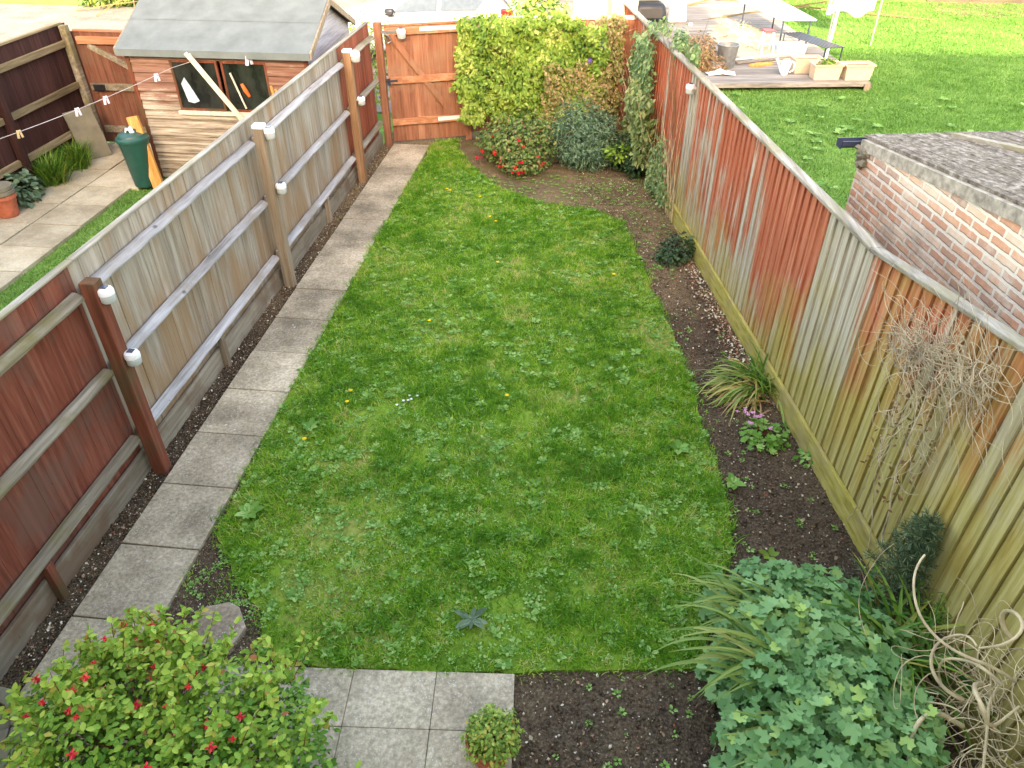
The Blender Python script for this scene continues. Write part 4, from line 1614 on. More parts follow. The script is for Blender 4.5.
fl = []
for cx, cy, cz, n in ((-1.02, 10.28, .2, 6), (-1.25, 10.38, .16, 4), (-.72, 10.42, .2, 4), (-1.62, 10.75, .2, 5), (-.95, 10.25, .12, 4), (-1.35, 10.5, .3, 3), (-1.4, 10.6, .5, 2), (-1.0, 10.4, .5, 2)):
    fl += [(cx + random.gauss(0, .05), cy + random.gauss(0, .03), cz + random.gauss(0, .04)) for _ in range(n)]
little_flowers(p, fl, W['petal'], .042)
bl = [((-.22, 11.0, .45), (.42, .38, .46)), ((.08, 11.05, .4), (.35, .35, .42)), ((-.05, 10.8, .25), (.4, .3, .26))]
p = plant('shrub', 'rounded blue green fine leaved shrub right of the red flowered one', 'shrub', (-.1, 11, 0))
crown('foliage', bl, 6500, NARROW, .07, W['shrub_blue'], p)
stems_to(bl, (-.1, 11, 0), 50, .007, W['stem'], p)
bl = [((.5, 10.85, .25), (.25, .25, .28)), ((.68, 10.6, .18), (.2, .2, .2))]
p = plant('shrub', 'low dark shrub with a few lime leaves in the fence corner', 'shrub', (.55, 10.8, 0))
crown('foliage', bl, 1500, OVAL, .055, W['dark_leaf'], p)
crown('young_foliage', [((.38, 10.6, .35), (.16, .14, .12))], 110, OVAL, .075, W['lime_leaf'], p)
stems_to(bl, (.55, 10.8, 0), 20, .006, W['stem'], p)
p = plant('shrub', 'small dark evergreen bush in the bed at the foot of the right fence', 'shrub', (1.12, 8.1, 0))
bl = [((1.12, 8.1, .12), (.2, .2, .15)), ((1.0, 7.95, .08), (.18, .15, .1))]
crown('foliage', bl, 700, OVAL, .05, W['dark_leaf'], p, up=.8)
stems_to(bl, (1.12, 8.1, 0), 16, .004, W['stem'], p, .04)

# strap leaved clump mid bed
p = plant('strap_leaved_plant', 'arching clump of green and yellowing strap leaves in the middle of the right bed', 'plant', (1.62, 5.5, 0))
straps('fresh_leaves', (1.66, 5.55, 0), 90, .55, .016, W['strap'], p, .07, flop=.9)
straps('leaves', (1.6, 5.5, 0), 130, .68, .02, W['strap_old'], p, .07, flop=1.3, aim=(PI * 1.08, .5), rn=(0, .95))
straps('dead_leaves', (1.62, 5.4, 0), 26, .5, .014, W['dry'], p, .08, flop=1.5, aim=(PI * 1.3, .6), rn=(.4, 1))
# cyclamen
p = plant('cyclamen', 'small plant with pale pink flowers on the soil beside the strap leaved clump', 'flower', (1.58, 4.87, 0))
crown('foliage', [((1.6, 4.85, .05), (.2, .2, .06))], 150, PALM, .06, W['weed'], p, up=1.6)
little_flowers(p, [(1.5 + random.gauss(0, .07), 4.95 + random.gauss(0, .06), .13 + random.random() * .04) for _ in range(12)], W['pinkpetal'], .024)
sp = [([(1.58, 4.88, 0), (1.55 + random.gauss(0, .05), 4.9 + random.gauss(0, .05), .13)], .002, .002) for _ in range(12)]
twigs('stems', sp, W['redstem'], p)
p = plant('seedling', 'small leafy seedling at the foot of the fence right of the pink flowers', 'plant', (1.93, 4.62, 0))
crown('foliage', [((1.93, 4.62, .05), (.1, .09, .06))], 60, OVAL, .05, W['weed'], p, up=1.4)

# geranium mound
bl = [((1.3, 3.05, .2), (.34, .26, .2)), ((1.6, 3.0, .22), (.36, .28, .22)), ((1.3, 2.72, .26), (.36, .3, .24)), ((1.66, 2.66, .26), (.36, .3, .26)),
      ((1.24, 2.36, .26), (.32, .32, .26)), ((1.6, 2.32, .3), (.36, .34, .28)), ((1.16, 2.0, .3), (.32, .3, .26)), ((1.5, 1.94, .32), (.4, .34, .3)), ((1.8, 2.14, .3), (.2, .3, .26)),
      ((1.08, 3.06, .1), (.18, .16, .12)), ((.98, 2.6, .12), (.14, .2, .12))]
p = plant('hardy_geranium', 'broad mound of blue green scalloped leaves at the near right of the lawn', 'plant', (1.45, 2.6, 0))
crown('foliage', bl, 5600, PALM, .076, W['geranium'], p, up=1.0, shell=.42, rjit=.42, svar=.3, tone=lambda P: .1 + 1.0 * fbm(P[:, 0], P[:, 1], 3.2, 88))
stems_to(bl, (1.45, 2.6, 0), 70, .003, W['stem'], p, .35)

p = plant('strap_leaved_plant', 'pale arching strap leaves flopping from the scalloped mound over the lawn edge', 'plant', (1.25, 2.9, 0))
straps('leaves', (1.2, 2.96, .2), 26, .66, .02, W['strap_old'], p, .07, flop=.95, aim=(PI * 1.0, .35), rn=(.0, .6))
p = plant('strap_leaved_plant', 'pale striped strap leaves spreading over the dark soil left of the scalloped mound', 'plant', (1.35, 2.45, 0))
straps('leaves', (1.2, 2.5, .25), 34, .74, .022, W['strap_old'], p, .08, flop=1.0, aim=(PI * 1.02, .3), rn=(0, .6))
straps('lower_leaves', (1.3, 2.12, .25), 14, .62, .026, W['strap_old'], p, .07, flop=.9, aim=(PI * 1.1, .25), rn=(0, .5))
p = plant('strap_leaved_plant', 'fresh green strap leaves between the scalloped mound and the fence', 'plant', (2.05, 2.75, 0))
straps('leaves', (1.98, 2.72, .12), 110, .74, .026, W['strap'], p, .13, flop=.75, rn=(0, 1))
straps('dead_leaves', (2.05, 2.8, .05), 26, .66, .012, W['dry'], p, .12, flop=.6, rn=(.3, 1))

# conifer
p = plant('conifer_seedling', 'small dark green conifer against the right fence above the scalloped mound', 'conifer', (2.1, 3.18, 0))
sp = []
Pn, Nn = [], []
for i in range(110):
    z = .05 + .84 * (i / 110)
    a = i * 2.4
    L = .25 * (1 - z / .95) + .04
    d = np.array([math.cos(a) - .25, math.sin(a), .45])
    pts = [np.array([2.1, 3.18, z]) + d * L * t for t in (0, .5, 1)]
    sp.append((pts, .004, .0015))
    for k in range(46):
        t = random.random()
        q = np.array([2.1, 3.18, z]) + d * L * t
        Pn.append(q)
        Nn.append(d * .8 + RNG.normal(size=3) * .9)
sp.append(([(2.1, 3.18, 0), (2.1, 3.17, .5), (2.09, 3.17, .95)], .01, .003))
twigs('stems', sp, W['stem'], p)
Pn, Nn = np.array(Pn), np.array(Nn)
V, F, A = scatter(*NEEDLE, Pn, basis(RNG.normal(size=Nn.shape), fwd=Nn), np.full(len(Pn), .055), RNG.random(len(Pn)))
np_mesh('needles', V, F, A, W['conifer'], p)
p = plant('fern', 'bright green ferny shoot beside the dark conifer', 'plant', (2.25, 3.0, 0))
crown('foliage', [((2.25, 2.98, .3), (.09, .1, .2)), ((2.3, 2.9, .42), (.1, .05, .05))], 500, NARROW, .045, W['lime_leaf'], p)
stems_to([((2.25, 2.98, .3), (.08, .08, .15))], (2.22, 3.0, 0), 8, .003, W['stem'], p, .02)

# dead twining stems
p = plant('dead_climber', 'tangle of curling dead pale stems in the bottom right corner', 'dead plant', (2.3, 2.1, 0))


def keepfence(q):
    lim = RF(q[1]) - .03
    return np.array([min(q[0], lim), q[1], max(q[2], .02)])


sp = []
for i in range(90):
    c = (random.gauss(2.18, .12), random.gauss(2.2, .2), random.uniform(.1, .85))
    sp.append((twig(c, RNG.normal(size=3), random.uniform(.4, 1.1), 22, random.uniform(.15, .5), plane=keepfence), random.uniform(.002, .004), .0015))
twigs('thin_stems', sp, W['straw'], p)
sp = []
for i in range(11):
    c = (random.gauss(2.15, .1), random.gauss(2.2, .16), random.uniform(.45, .95))
    sp.append((twig(c, (random.gauss(0, 1), random.gauss(0, 1), .6), random.uniform(.5, .9), 20, random.uniform(.12, .34), grav=.03, plane=keepfence), random.uniform(.008, .014), .005))
mb = MB()
for pts, r0, r1 in sp:
    mb.tube(pts, [r0 + (r1 - r0) * i / (len(pts) - 1) for i in range(len(pts))], 8)
mb.build('thick_stems', W['straw'], p, True)

p = plant('dead_climber', 'nest of dead grey twigs hanging on the near right fence', 'dead plant', (RF(3.6) - .1, 3.6, 0))


def hug(q):
    o = RF(q[1]) - q[0]
    return np.array([RF(q[1]) - min(max(o, .035), .16), q[1], q[2]])


sp = []
for i in range(260):
    y = 3.22 + RNG.random() * .82
    z = 1.84 - (y - 3.2) * .34 + random.gauss(0, .075)
    sp.append((twig((RF(y) - .08, y, z), (random.gauss(0, .2), random.gauss(0, 1), random.gauss(0, .5)), random.uniform(.25, .65), 14, random.uniform(.1, .4), grav=.01, plane=hug), random.uniform(.0018, .0034), .001))
for i in range(46):
    y = 3.4 + RNG.random() * .5
    z = random.uniform(.9, 1.55)
    sp.append((twig((RF(y) - .07, y, z), (0, random.gauss(0, .7), random.gauss(-.6, .5)), random.uniform(.2, .5), 12, random.uniform(.1, .45), grav=.03, plane=hug), .0022, .001))
twigs('fine_twigs', sp, W['twig'], p)
sp = []
for (y0, z0, y1, z1, r) in ((3.62, 1.45, 3.5, .05, .0075), (3.85, 1.3, 3.62, .05, .004), (3.75, 1.2, 3.9, .1, .003)):
    pts = []
    for k in range(14):
        t = k / 13
        y = y0 + (y1 - y0) * t + random.gauss(0, .01)
        pts.append((RF(y) - .07 - .03 * math.sin(t * 5), y, z0 + (z1 - z0) * t))
    sp.append((pts, r * .7, r))
twigs('main_stems', sp, W['twig'], p)
for i in range(40):
    pass
P = np.array([(RF(y) - .07, y, z) for y, z in zip(3.45 + RNG.random(130) * .5, .6 + RNG.random(130) * .95)])
V, F, A = scatter(*OVAL, P, basis(RNG.normal(size=P.shape)), .022 + .02 * RNG.random(len(P)), RNG.random(len(P)) * .4)
np_mesh('withered_leaves', V, F, A, W['dry'], p)

# fuchsia
bl = [((-2.42, 1.72, .42), (.26, .28, .28)), ((-2.2, 1.92, .5), (.28, .26, .28)), ((-1.72, 1.84, .5), (.3, .26, .27)), ((-1.38, 1.72, .46), (.28, .26, .28)),
      ((-2.2, 1.55, .5), (.45, .3, .34)), ((-1.65, 1.45, .5), (.5, .3, .34)), ((-2.06, 2.1, .58), (.11, .12, .22)), ((-2.5, 1.98, .36), (.12, .14, .22)), ((-1.45, 1.98, .42), (.16, .14, .2)),
      ((-1.2, 1.5, .4), (.2, .25, .25)), ((-2.32, 2.1, .42), (.09, .09, .2)), ((-2.66, 1.84, .3), (.1, .1, .2)), ((-1.93, 1.95, .52), (.2, .2, .22))]
p = plant('fuchsia_bush', 'yellow green bush with small red flowers over the patio at the near left', 'shrub', (-1.95, 1.8, 0))
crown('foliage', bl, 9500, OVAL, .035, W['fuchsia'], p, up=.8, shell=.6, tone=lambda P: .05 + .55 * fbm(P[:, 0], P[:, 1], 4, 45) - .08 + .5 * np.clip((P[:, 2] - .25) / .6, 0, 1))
stems_to(bl, (-1.95, 1.7, 0), 130, .006, W['redstem'], p, .12)
# leafy sprays poking out of the outline
sp, Pn, Nn = [], [], []
for i in range(170):
    b = random.choice(bl)
    d = RNG.normal(size=3)
    d[2] = abs(d[2]) + .3
    d /= np.linalg.norm(d)
    c = np.array(b[0]) + d * np.array(b[1]) * .9
    pts = twig(c, d + np.array([0, 0, .4]), random.uniform(.08, .2), 6, .1)
    sp.append((pts, .003, .0015))
    for k, q in enumerate(pts):
        for _ in range(3):
            Pn.append(q)
            Nn.append(RNG.normal(size=3) * .5 + np.array([0, 0, 1.0]))
twigs('stems', sp, W['redstem'], p)
Pn, Nn = np.array(Pn), np.array(Nn)
V, F, A = scatter(*OVAL, Pn, basis(Nn), .03 + .02 * RNG.random(len(Pn)), .55 + .45 * RNG.random(len(Pn)))
np_mesh('shoot_leaves', V, F, A, W['fuchsia'], p)


def bell(parent, c, s=.03):
    mb = MB(c)
    mb.lathe([(.001, 0), (s * .22, -s * .2), (s * .2, -s * .7), (s * .5, -s * 1.2), (s * .42, -s * 1.7), (.002, -s * 1.75)], n=8)
    for k in range(4):
        a = k * PI / 2 + .3
        mb.add([(0, 0, -s * .7), (s * .8 * math.cos(a - .35), s * .8 * math.sin(a - .35), -s * .9), (s * 1.15 * math.cos(a), s * 1.15 * math.sin(a), -s * .75), (s * .8 * math.cos(a + .35), s * .8 * math.sin(a + .35), -s * .9)], [(0, 1, 2, 3)])
    mb.build('flower', W['petal'], parent)


P, N = blobs_points(bl, 260, .02)
k = np.argsort(-(P[:, 2] * 1.0 + P[:, 1] * .2 + .35 * RNG.random(len(P))))[:36]
for q in P[k]:
    bell(p, (q[0], q[1] + .01, q[2] + .035), random.uniform(.017, .027))

# potted box
pc = Vector((-.33, 1.98, .034))
p = thing('potted_shrub', 'small clipped box shrub in a terracotta pot on the patio corner', 'potted plant', pc)
MB(pc).lathe([(.085, 0), (.09, .004), (.118, .15), (.13, .152), (.132, .195), (.12, .197), (.112, .165), (.001, .16)], n=36).build('pot', W['terracotta'], p, True)
crown('foliage', [((-.32, 1.99, .24), (.145, .145, .1))], 2000, OVAL, .024, W['box_leaf'], p, up=.6)
stems_to([((-.325, 1.99, .23), (.1, .1, .06))], (-.33, 1.98, .18), 20, .003, W['stem'], p, .02)

# flat stone and edging stones
mb = MB()
mb.extr([(-2.36, 2.58), (-2.3, 2.48), (-2.02, 2.44), (-1.98, 2.62), (-2.08, 2.76), (-2.16, 2.79), (-2.3, 2.74)], 'z', -.01, .045)
tag(mb.build('flat_stone', W['slab_pink'], bevel=.006), 'pinkish flat broken slab lying on bare soil behind the red flowered bush', 'stone')
st = thing('stone_edging_ring', 'low curved ring of weathered stone blocks at the bottom left corner', 'edging', (-3.25, 1.72, 0))
for i in range(9):
    a0 = -1.2 + i * .42
    for r0, r1, z1 in ((.24, .33, .1), (.135, .232, .085)):
        pts = [(-3.22 + r * math.cos(a), 1.72 + r * math.sin(a)) for r, a in ((r0, a0), (r1, a0), (r1, a0 + .2), (r1, a0 + .39), (r0, a0 + .39), (r0, a0 + .2))]
        mb = MB()
        mb.extr(pts, 'z', 0.0, z1 + random.uniform(-.01, .01))
        mb.build('block', W['concrete'], st, bevel=.008)


# ------------------------------------------------------------------ small ground detail
def scat_ground(name, n, reg, tmpl, size, mat, label, cat, z=.016, dens=None, flat=.5):
    x = reg[0] + RNG.random(n) * (reg[1] - reg[0])
    y = reg[2] + RNG.random(n) * (reg[3] - reg[2])
    k = ~inside(LP, x, y) & (x < RF(y) - .03)
    if dens is not None:
        k &= RNG.random(n) < dens(x, y)
    x, y = x[k], y[k]
    m = len(x)
    P = np.stack([x, y, np.full(m, z)], 1)
    N = np.array([0, 0, 1.0]) + RNG.normal(size=(m, 3)) * flat
    s = size * (.4 + .9 * RNG.random(m) ** 2)
    S = np.stack([s, s * (.6 + .5 * RNG.random(m)), s * .55], 1)
    V, F, A = scatter(*tmpl, P, basis(N), S, RNG.random(m))
    o = np_mesh(name, V, F, A, mat)
    tag(o, label, cat, kind='stuff')


def mat_pebble():
    t = NT('pebbles')
    c = t.ramp(t.attr(), [(0, srgb(62, 48, 42)), (.35, srgb(104, 84, 70)), (.6, srgb(156, 136, 112)), (.75, srgb(150, 84, 64)), (.82, srgb(188, 172, 146)), (1, srgb(226, 220, 206))])
    return t.out(c, .9, .2)


W['pebble'] = mat_pebble()


def bed_d(x, y):
    ok = (x > -.22) | (y > 8)
    d = np.where(ok, .55, 0.0)
    pale = np.clip(1 - np.abs(x - (RF(y) - .12)) / .16, 0, 1) * np.clip((y - 5.4) / .6, 0, 1) * np.clip((8.2 - y) / .6, 0, 1)
    return d + pale


scat_ground('pebbles', 30000, (-.22, 2.7, .6, 12), OCT, .021, W['pebble'], 'small pebbles and bark bits scattered over the dark bed', 'pebbles', dens=bed_d)
scat_ground('bark_chips', 7000, (-.22, 2.7, .6, 12), OVAL, .032, W['pebble'], 'curled bark chips and dead leaf bits on the soil', 'bark chips', z=.012, dens=bed_d, flat=.8)
scat_ground('clods', 26000, (-.22, 2.7, .6, 12), OCT, .034, W['soil'], 'crumbly dark soil clods over the beds', 'soil clods', z=.004, dens=bed_d)
scat_ground('gravel_strip', 4200, (-3.31, -3.15, 1.0, 11.4), OCT, .013, W['pebble'], 'dark grit and litter between the path and the left fence', 'grit', z=.008)
scat_ground('leaf_litter', 1800, (-3.31, -3.15, 1.0, 11.4), OVAL, .026, W['pebble'], 'dead leaf bits in the narrow strip below the left fence', 'leaf litter', z=.014, flat=.9)
scat_ground('clods', 5000, (-3.31, -3.15, 1.0, 11.4), OCT, .03, W['soil'], 'dark soil crumbs in the strip below the left fence', 'soil clods', z=.004)
scat_ground('gravel_patch', 3000, (-2.55, -1.5, 2.4, 3.4), OCT, .013, W['pebble'], 'grit on the bare soil beside the flat stone', 'grit')


def edging_chips():
    y = 5.3 + RNG.random(900) * 3.0
    x = RF(y) - .05 - np.abs(RNG.normal(size=900)) * .09
    P = np.stack([x, y, np.full(900, .02)], 1)
    S = .034 * (.4 + .8 * RNG.random(900))
    V, F, A = scatter(*OVAL, P, basis(np.array([0, 0, 1.0]) + RNG.normal(size=(900, 3)) * .6), S, .6 + .34 * RNG.random(900))
    o = np_mesh('wood_chips', V, F, A, W['pebble'])
    tag(o, 'pale wood chips along the foot of the right fence', 'wood chips', kind='stuff')


edging_chips()


# weeds in the lawn: many small rosettes as ground cover
def rosettes(name, C, size, n, mat, label, cat, tmpl=OVAL, z=.03, up=.9):
    Ps, Ns, Fw, Ss, Rr = [], [], [], [], []
    for (x, y), s in zip(C, size):
        for k in range(n):
            a = 2 * PI * k / n + random.gauss(0, .3)
            Ps.append((x + .006 * math.cos(a), y + .006 * math.sin(a), z))
            Fw.append((math.cos(a), math.sin(a), random.uniform(.1, .6)))
            Ns.append((-math.cos(a) * .35, -math.sin(a) * .35, 1))
            Ss.append(s * random.uniform(.6, 1.1))
            Rr.append(random.random())
    V, F, A = scatter(*tmpl, np.array(Ps), basis(np.array(Ns), fwd=np.array(Fw)), np.array(Ss), np.array(Rr))
    return np_mesh(name, V, F, A, mat)


def pick(poly, n, thr=.0, seed=0, sc=1.2):
    P = np.array(poly)
    m = n * 12
    x = P[:, 0].min() + RNG.random(m) * np.ptp(P[:, 0])
    y = P[:, 1].min() + RNG.random(m) * np.ptp(P[:, 1])
    k = inside(poly, x, y) & (fbm(x, y, sc, seed) > thr)
    return list(zip(x[k][:n].tolist(), y[k][:n].tolist()))


C = pick(LP, 1900, .36, 66)
o = rosettes('lawn_weeds', C, [random.uniform(.02, .055) for _ in C], 8, W['weed'], '', '')
tag(o, 'small broad leaved weeds spread through the lawn', 'weeds', kind='stuff')
C = pick(LP, 5200, .40, 71, .9)
o = rosettes('clover', C, [random.uniform(.012, .026) for _ in C], 6, W['weed'], '', '')
tag(o, 'clover and small plantain leaves among the grass', 'clover', kind='stuff')
C = [(random.uniform(2.2, 12), random.uniform(6, 15.2)) for _ in range(260)]
C = [c for c in C if c[0] > RF(c[1]) + .15 and not (c[1] < 8 and c[0] > 2.2)]
o = rosettes('lawn_weeds', C, [random.uniform(.05, .13) for _ in C], 9, W['weed'], '', '', z=.0)
tag(o, 'pale weed rosettes in the neighbouring lawn', 'weeds', kind='stuff')
C = []
while len(C) < 150:
    x, y = random.uniform(-.2, 2.0), random.uniform(1.6, 10.5)
    if x < RF(y) - .1 and not inside(LP, np.array([x]), np.array([y]))[0]:
        C.append((x, y))
C += [(random.uniform(-1.6, .9), random.uniform(9.5, 10.5)) for _ in range(420)] + [(random.uniform(.4, 1.1), random.uniform(7.5, 9.6)) for _ in range(120)]
C += [(random.uniform(-2.5, -1.85), random.uniform(2.7, 3.4)) for _ in range(110)]
C = [c for c in C if not inside(LP, np.array([c[0]]), np.array([c[1]]))[0]]
o = rosettes('bed_weeds', C, [random.uniform(.012, .032) for _ in C], 7, W['weed'], '', '', z=.012)
tag(o, 'tiny weed seedlings over the bare beds', 'weeds', kind='stuff')


def weed(c, s, n, mat, label, name='weed', tm=OVAL, layers=2):
    p = plant(name, label, 'weed', (c[0], c[1], 0))
    o = rosettes('leaves', [c] * layers, [s * (1 - .35 * i) for i in range(layers)], n, mat, '', '', tm, .05)
    w = wloc(p)
    o.parent = p
    o.matrix_parent_inverse = Matrix.Translation(-w)
    return p


LONG = (OVAL[0] * np.array([.62, 1, 1]), OVAL[1])
weed((-.56, 2.82), .12, 9, W['thistle'], 'largest grey green thistle like weed near the patio edge of the lawn', tm=LONG, layers=5)
weed((.87, 4.6), .1, 7, W['weed'], 'broad leaved weed standing alone in the lawn left of the bare bed')
weed((-2.33, 3.55), .11, 9, W['weed'], 'leafy weed clump on the lawn edge beside the path', layers=4)
weed((-2.2, 4.55), .09, 9, W['weed'], 'broad leaved weed in the lawn a slab or two above the leafy path edge clump', layers=3)
weed((1.26, 4.25), .09, 8, W['weed'], 'weed with round leaves on the right edge of the lawn by the dark soil', layers=3)
weed((1.42, 3.55), .08, 7, W['lime_leaf'], 'small weed on the soil above the scalloped mound')
weed((.55, 5.95), .07, 6, W['weed'], 'pale round leaved weed in the lawn left of the strap leaved clump')

for i, (x, y) in enumerate([(-2.0, 5.08), (-1.99, 4.92), (-.6, 5.16), (-1.24, 8.88), (-.99, 7.65), (-1.96, 9.73), (-1.46, 9.51), (-1.53, 6.31), (.35, 7.5), (-1.15, 8.75), (-1.9, 9.68), (-2.2, 4.4)]):
    t = thing('dandelion', 'small yellow dandelion flower in the lawn', 'flower', (x, y, .02), 'dandelions dotted over the lawn')
    mb = MB((x, y, .05))
    for k in range(14):
        a = k * 2 * PI / 14
        r = .017
        mb.add([(0, 0, .002), (r * math.cos(a - .2), r * math.sin(a - .2), .006), (r * 1.15 * math.cos(a), r * 1.15 * math.sin(a), .004), (r * math.cos(a + .2), r * math.sin(a + .2), .006)], [(0, 1, 2, 3)])
    mb.lathe([(.009, 0), (.008, .008), (.001, .011)], n=10)
    mb.build('petals', W['yellowpetal'], t)
    mb = MB((x, y, 0))
    mb.tube([(0, 0, .015), (.003, 0, .052)], .0015, 5)
    mb.build('stem', W['stem'], t)
fl = [(-1.46 + random.gauss(0, .05), 5.02 + random.gauss(0, .05)) for _ in range(6)]
for x, y in fl:
    t = thing('daisy', 'tiny white daisy in the middle left of the lawn', 'flower', (x, y, .02), 'white daisies in a small patch on the lawn')
    mb = MB((x, y, .05))
    for k in range(8):
        a = k * PI / 4
        r = .011
        mb.add([(0, 0, .002), (r * math.cos(a - .3), r * math.sin(a - .3), .003), (r * 1.2 * math.cos(a), r * 1.2 * math.sin(a), .002), (r * math.cos(a + .3), r * math.sin(a + .3), .003)], [(0, 1, 2, 3)])
    mb.build('petals', W['whitepetal'], t)

# ------------------------------------------------------------------ deck next door and what stands on it
DZ = .13
dk = thing('timber_deck', 'low weathered timber deck beside the neighbouring lawn', 'deck', (3.5, 18, 0))
DA = math.atan2(.42, 2.9)
DO = Vector((2.2, 15.18, 0))


def dp(u, v, z=DZ):
    c, s = math.cos(DA), math.sin(DA)
    return Vector((DO.x + u * c - v * s, DO.y + u * s + v * c, z))


mb = MB((DO.x, DO.y, 0), DA)
v = 0.0
while v < 8.5:
    mb.box(-1.6, 3.12 + .02 * v, v, v + .137, DZ - .028, DZ + random.uniform(-.002, .002))
    v += .143
mb.build('boards', W['deck'], dk)
mb = MB((DO.x, DO.y, 0), DA)
mb.box(-1.6, 3.13, -.03, -.002, .05, DZ - .002)
mb.box(3.14, 3.165, -.02, 8.5, -.02, DZ - .03)
mb.build('fascia', W['deck'], dk)
mb = MB((DO.x, DO.y, 0), DA)
mb.box(3.02, 3.13, -.05, -.031, -.03, .1)
mb.build('leg', W['post_grey'], dk)


def trough(c, label, planted):
    t = thing('planter_trough', label, 'planter', c)
    mb = MB(c, DA)
    a, b, h = .27, .15, .25
    A0 = [(-a, -b), (a, -b), (a, b), (-a, b)]
    def ring(s, z, e=0):
        return [(x * s + (e if x > 0 else -e), y * s + (e if y > 0 else -e), z) for x, y in A0]
    rings = [ring(.9, 0), ring(1.0, h), ring(1.0, h, .02), ring(1.0, h + .035, .025), ring(1.0, h + .035, -.005), ring(.95, h - .02, -.005)]
    vs = [p for r in rings for p in r]
    fs = [(3, 2, 1, 0)]
    for i in range(len(rings) - 1):
        for k in range(4):
            fs.append((i * 4 + k, i * 4 + (k + 1) % 4, i * 4 + 4 + (k + 1) % 4, i * 4 + 4 + k))
    n = (len(rings) - 1) * 4
    mb.add(vs, fs)
    mb.build('body', W['beige'], t, bevel=.006)
    mb = MB(c, DA)
    mb.add([(x * .94, y * .9, h - .02) for x, y in A0], [(0, 1, 2, 3)])
    mb.build('compost', W['soil'], t)
    if planted:
        crown('foliage', [((c[0] + .02, c[1], c[2] + h + .03), (.17, .08, .07))], 260, OVAL, .05, W['lime_leaf'], t)
        little_flowers(t, [(c[0] + random.uniform(-.12, .16), c[1] + random.uniform(-.06, .06), c[2] + h + .08) for _ in range(7)], W['orange'], .03)
    return t


trough(dp(2.32, .28), 'cream plastic trough with small orange flowers on the deck edge', True)
trough(dp(2.92, .24), 'empty cream plastic trough on the front right corner of the deck', False)
trough(dp(2.1, .75), 'cream trough set behind the flowering one', False)

c = dp(.62, 1.2)
b = thing('bucket', 'grey galvanised bucket standing on the deck', 'bucket', c)
MB(c).lathe([(.16, 0), (.165, .01), (.215, .42), (.225, .42), (.225, .44), (.208, .44), (.155, .03), (.001, .03)], n=30).build('body', W['metal'], b, True)
mb = MB(c)
mb.tube([(.22 * math.cos(t), .02, .42 - .1 * math.sin(t)) for t in [PI * i / 12 for i in range(13)]], .004, 6)
mb.build('handle', W['dark_metal'], b)

c = dp(1.62, .55)
b = thing('watering_can', 'small white watering can tilted on the deck edge', 'watering can', c)
MB(c).lathe([(.06, 0), (.065, .01), (.11, .24), (.105, .25), (.001, .25)], n=24).build('body', W['white_plastic'], b, True)
MB(c).tube([(-.06, 0, .05), (-.14, 0, .2), (-.19, 0, .3)], [.025, .02, .03], 10).build('spout', W['white_plastic'], b, True)
MB(c).tube([(.09, 0, .05), (.17, 0, .1), (.17, 0, .22), (.1, 0, .26)], .014, 8).build('handle', W['white_plastic'], b, True)

c = dp(1.92, .95)
b = thing('toy_windmill', 'pink plastic toy heap beside the white watering can', 'toy', c)
for k in range(5):
    a = k * 2 * PI / 5
    mb = MB(c)
    mb.add([(0, 0, .2), (.06 * math.cos(a), .02, .2 + .06 * math.sin(a)), (.12 * math.cos(a + .3), -.02, .2 + .12 * math.sin(a + .3)), (.05 * math.cos(a + .8), 0, .2 + .05 * math.sin(a + .8))], [(0, 1, 2, 3), (3, 2, 1, 0)])
    mb.build('blade', W['pinkplastic'], b)
mb = MB(c)
mb.tube([(0, .02, 0), (0, .02, .2)], .008, 6)
mb.lathe([(.09, 0), (.1, .02), (.06, .1), (.001, .12)], n=14)
mb.build('base', W['pinkplastic'], b)

# cut heap of brown shrubbery and rags
bl = [(tuple(dp(.0, 1.1, .32)), (.36, .3, .3)), (tuple(dp(.15, 1.7, .35)), (.38, .35, .32)), (tuple(dp(-.35, 1.5, .3)), (.3, .35, .3)), (tuple(dp(.3, .9, .22)), (.22, .2, .18))]
p = plant('cut_shrub', 'heap of cut brown and green shrub branches on the deck by the fence', 'shrub', tuple(dp(0, 1.3, DZ)))
crown('foliage', bl, 3400, NARROW, .09, W['dry'], p)
crown('green_foliage', bl, 900, OVAL, .05, W['brown_leaf'], p)
stems_to(bl, tuple(dp(0, 1.3, DZ)), 60, .007, W['dry'], p, .2)


def rag(name, c, sx, sy, h, label, cat, mat, seed):
    r = np.random.default_rng(seed)
    mb = MB(c, DA)
    n = 12
    ph = r.random(6) * 6
    vs = []
    for i in range(n + 1):
        for j in range(n + 1):
            u, v = (i / n - .5) * 2, (j / n - .5) * 2
            k = 1 - .25 * abs(math.sin(u * 3 + ph[0]) * math.cos(v * 2 + ph[1]))
            z = h * (max(0, 1 - (u * u + v * v) * .6)) * (.5 + .5 * math.sin(u * 5 + ph[2]) * math.sin(v * 4 + ph[3])) + .012
            vs.append((u * sx * k, v * sy * k, z))
    fs = [(i * (n + 1) + j, i * (n + 1) + j + 1, (i + 1) * (n + 1) + j + 1, (i + 1) * (n + 1) + j) for i in range(n) for j in range(n)]
    mb.add(vs, fs)
    o = mb.build(name, mat, smooth=True)
    m = o.modifiers.new('s', 'SOLIDIFY')
    m.thickness = .01
    return tag(o, label, cat)


rag('crumpled_sheet', dp(.36, .62), .3, .13, .09, 'crumpled white sheet on the deck below the cut branches', 'sheet', W['cloth'], 3)
rag('crumpled_bag', dp(.35, 1.05), .16, .14, .14, 'pale blue bag between the cut branches and the bucket', 'bag', W['bluewhite'], 5)
rag('crumpled_bag', dp(-.2, .45), .14, .1, .08, 'small pale blue bag at the left end of the deck by the fence', 'bag', W['bluewhite'], 9)

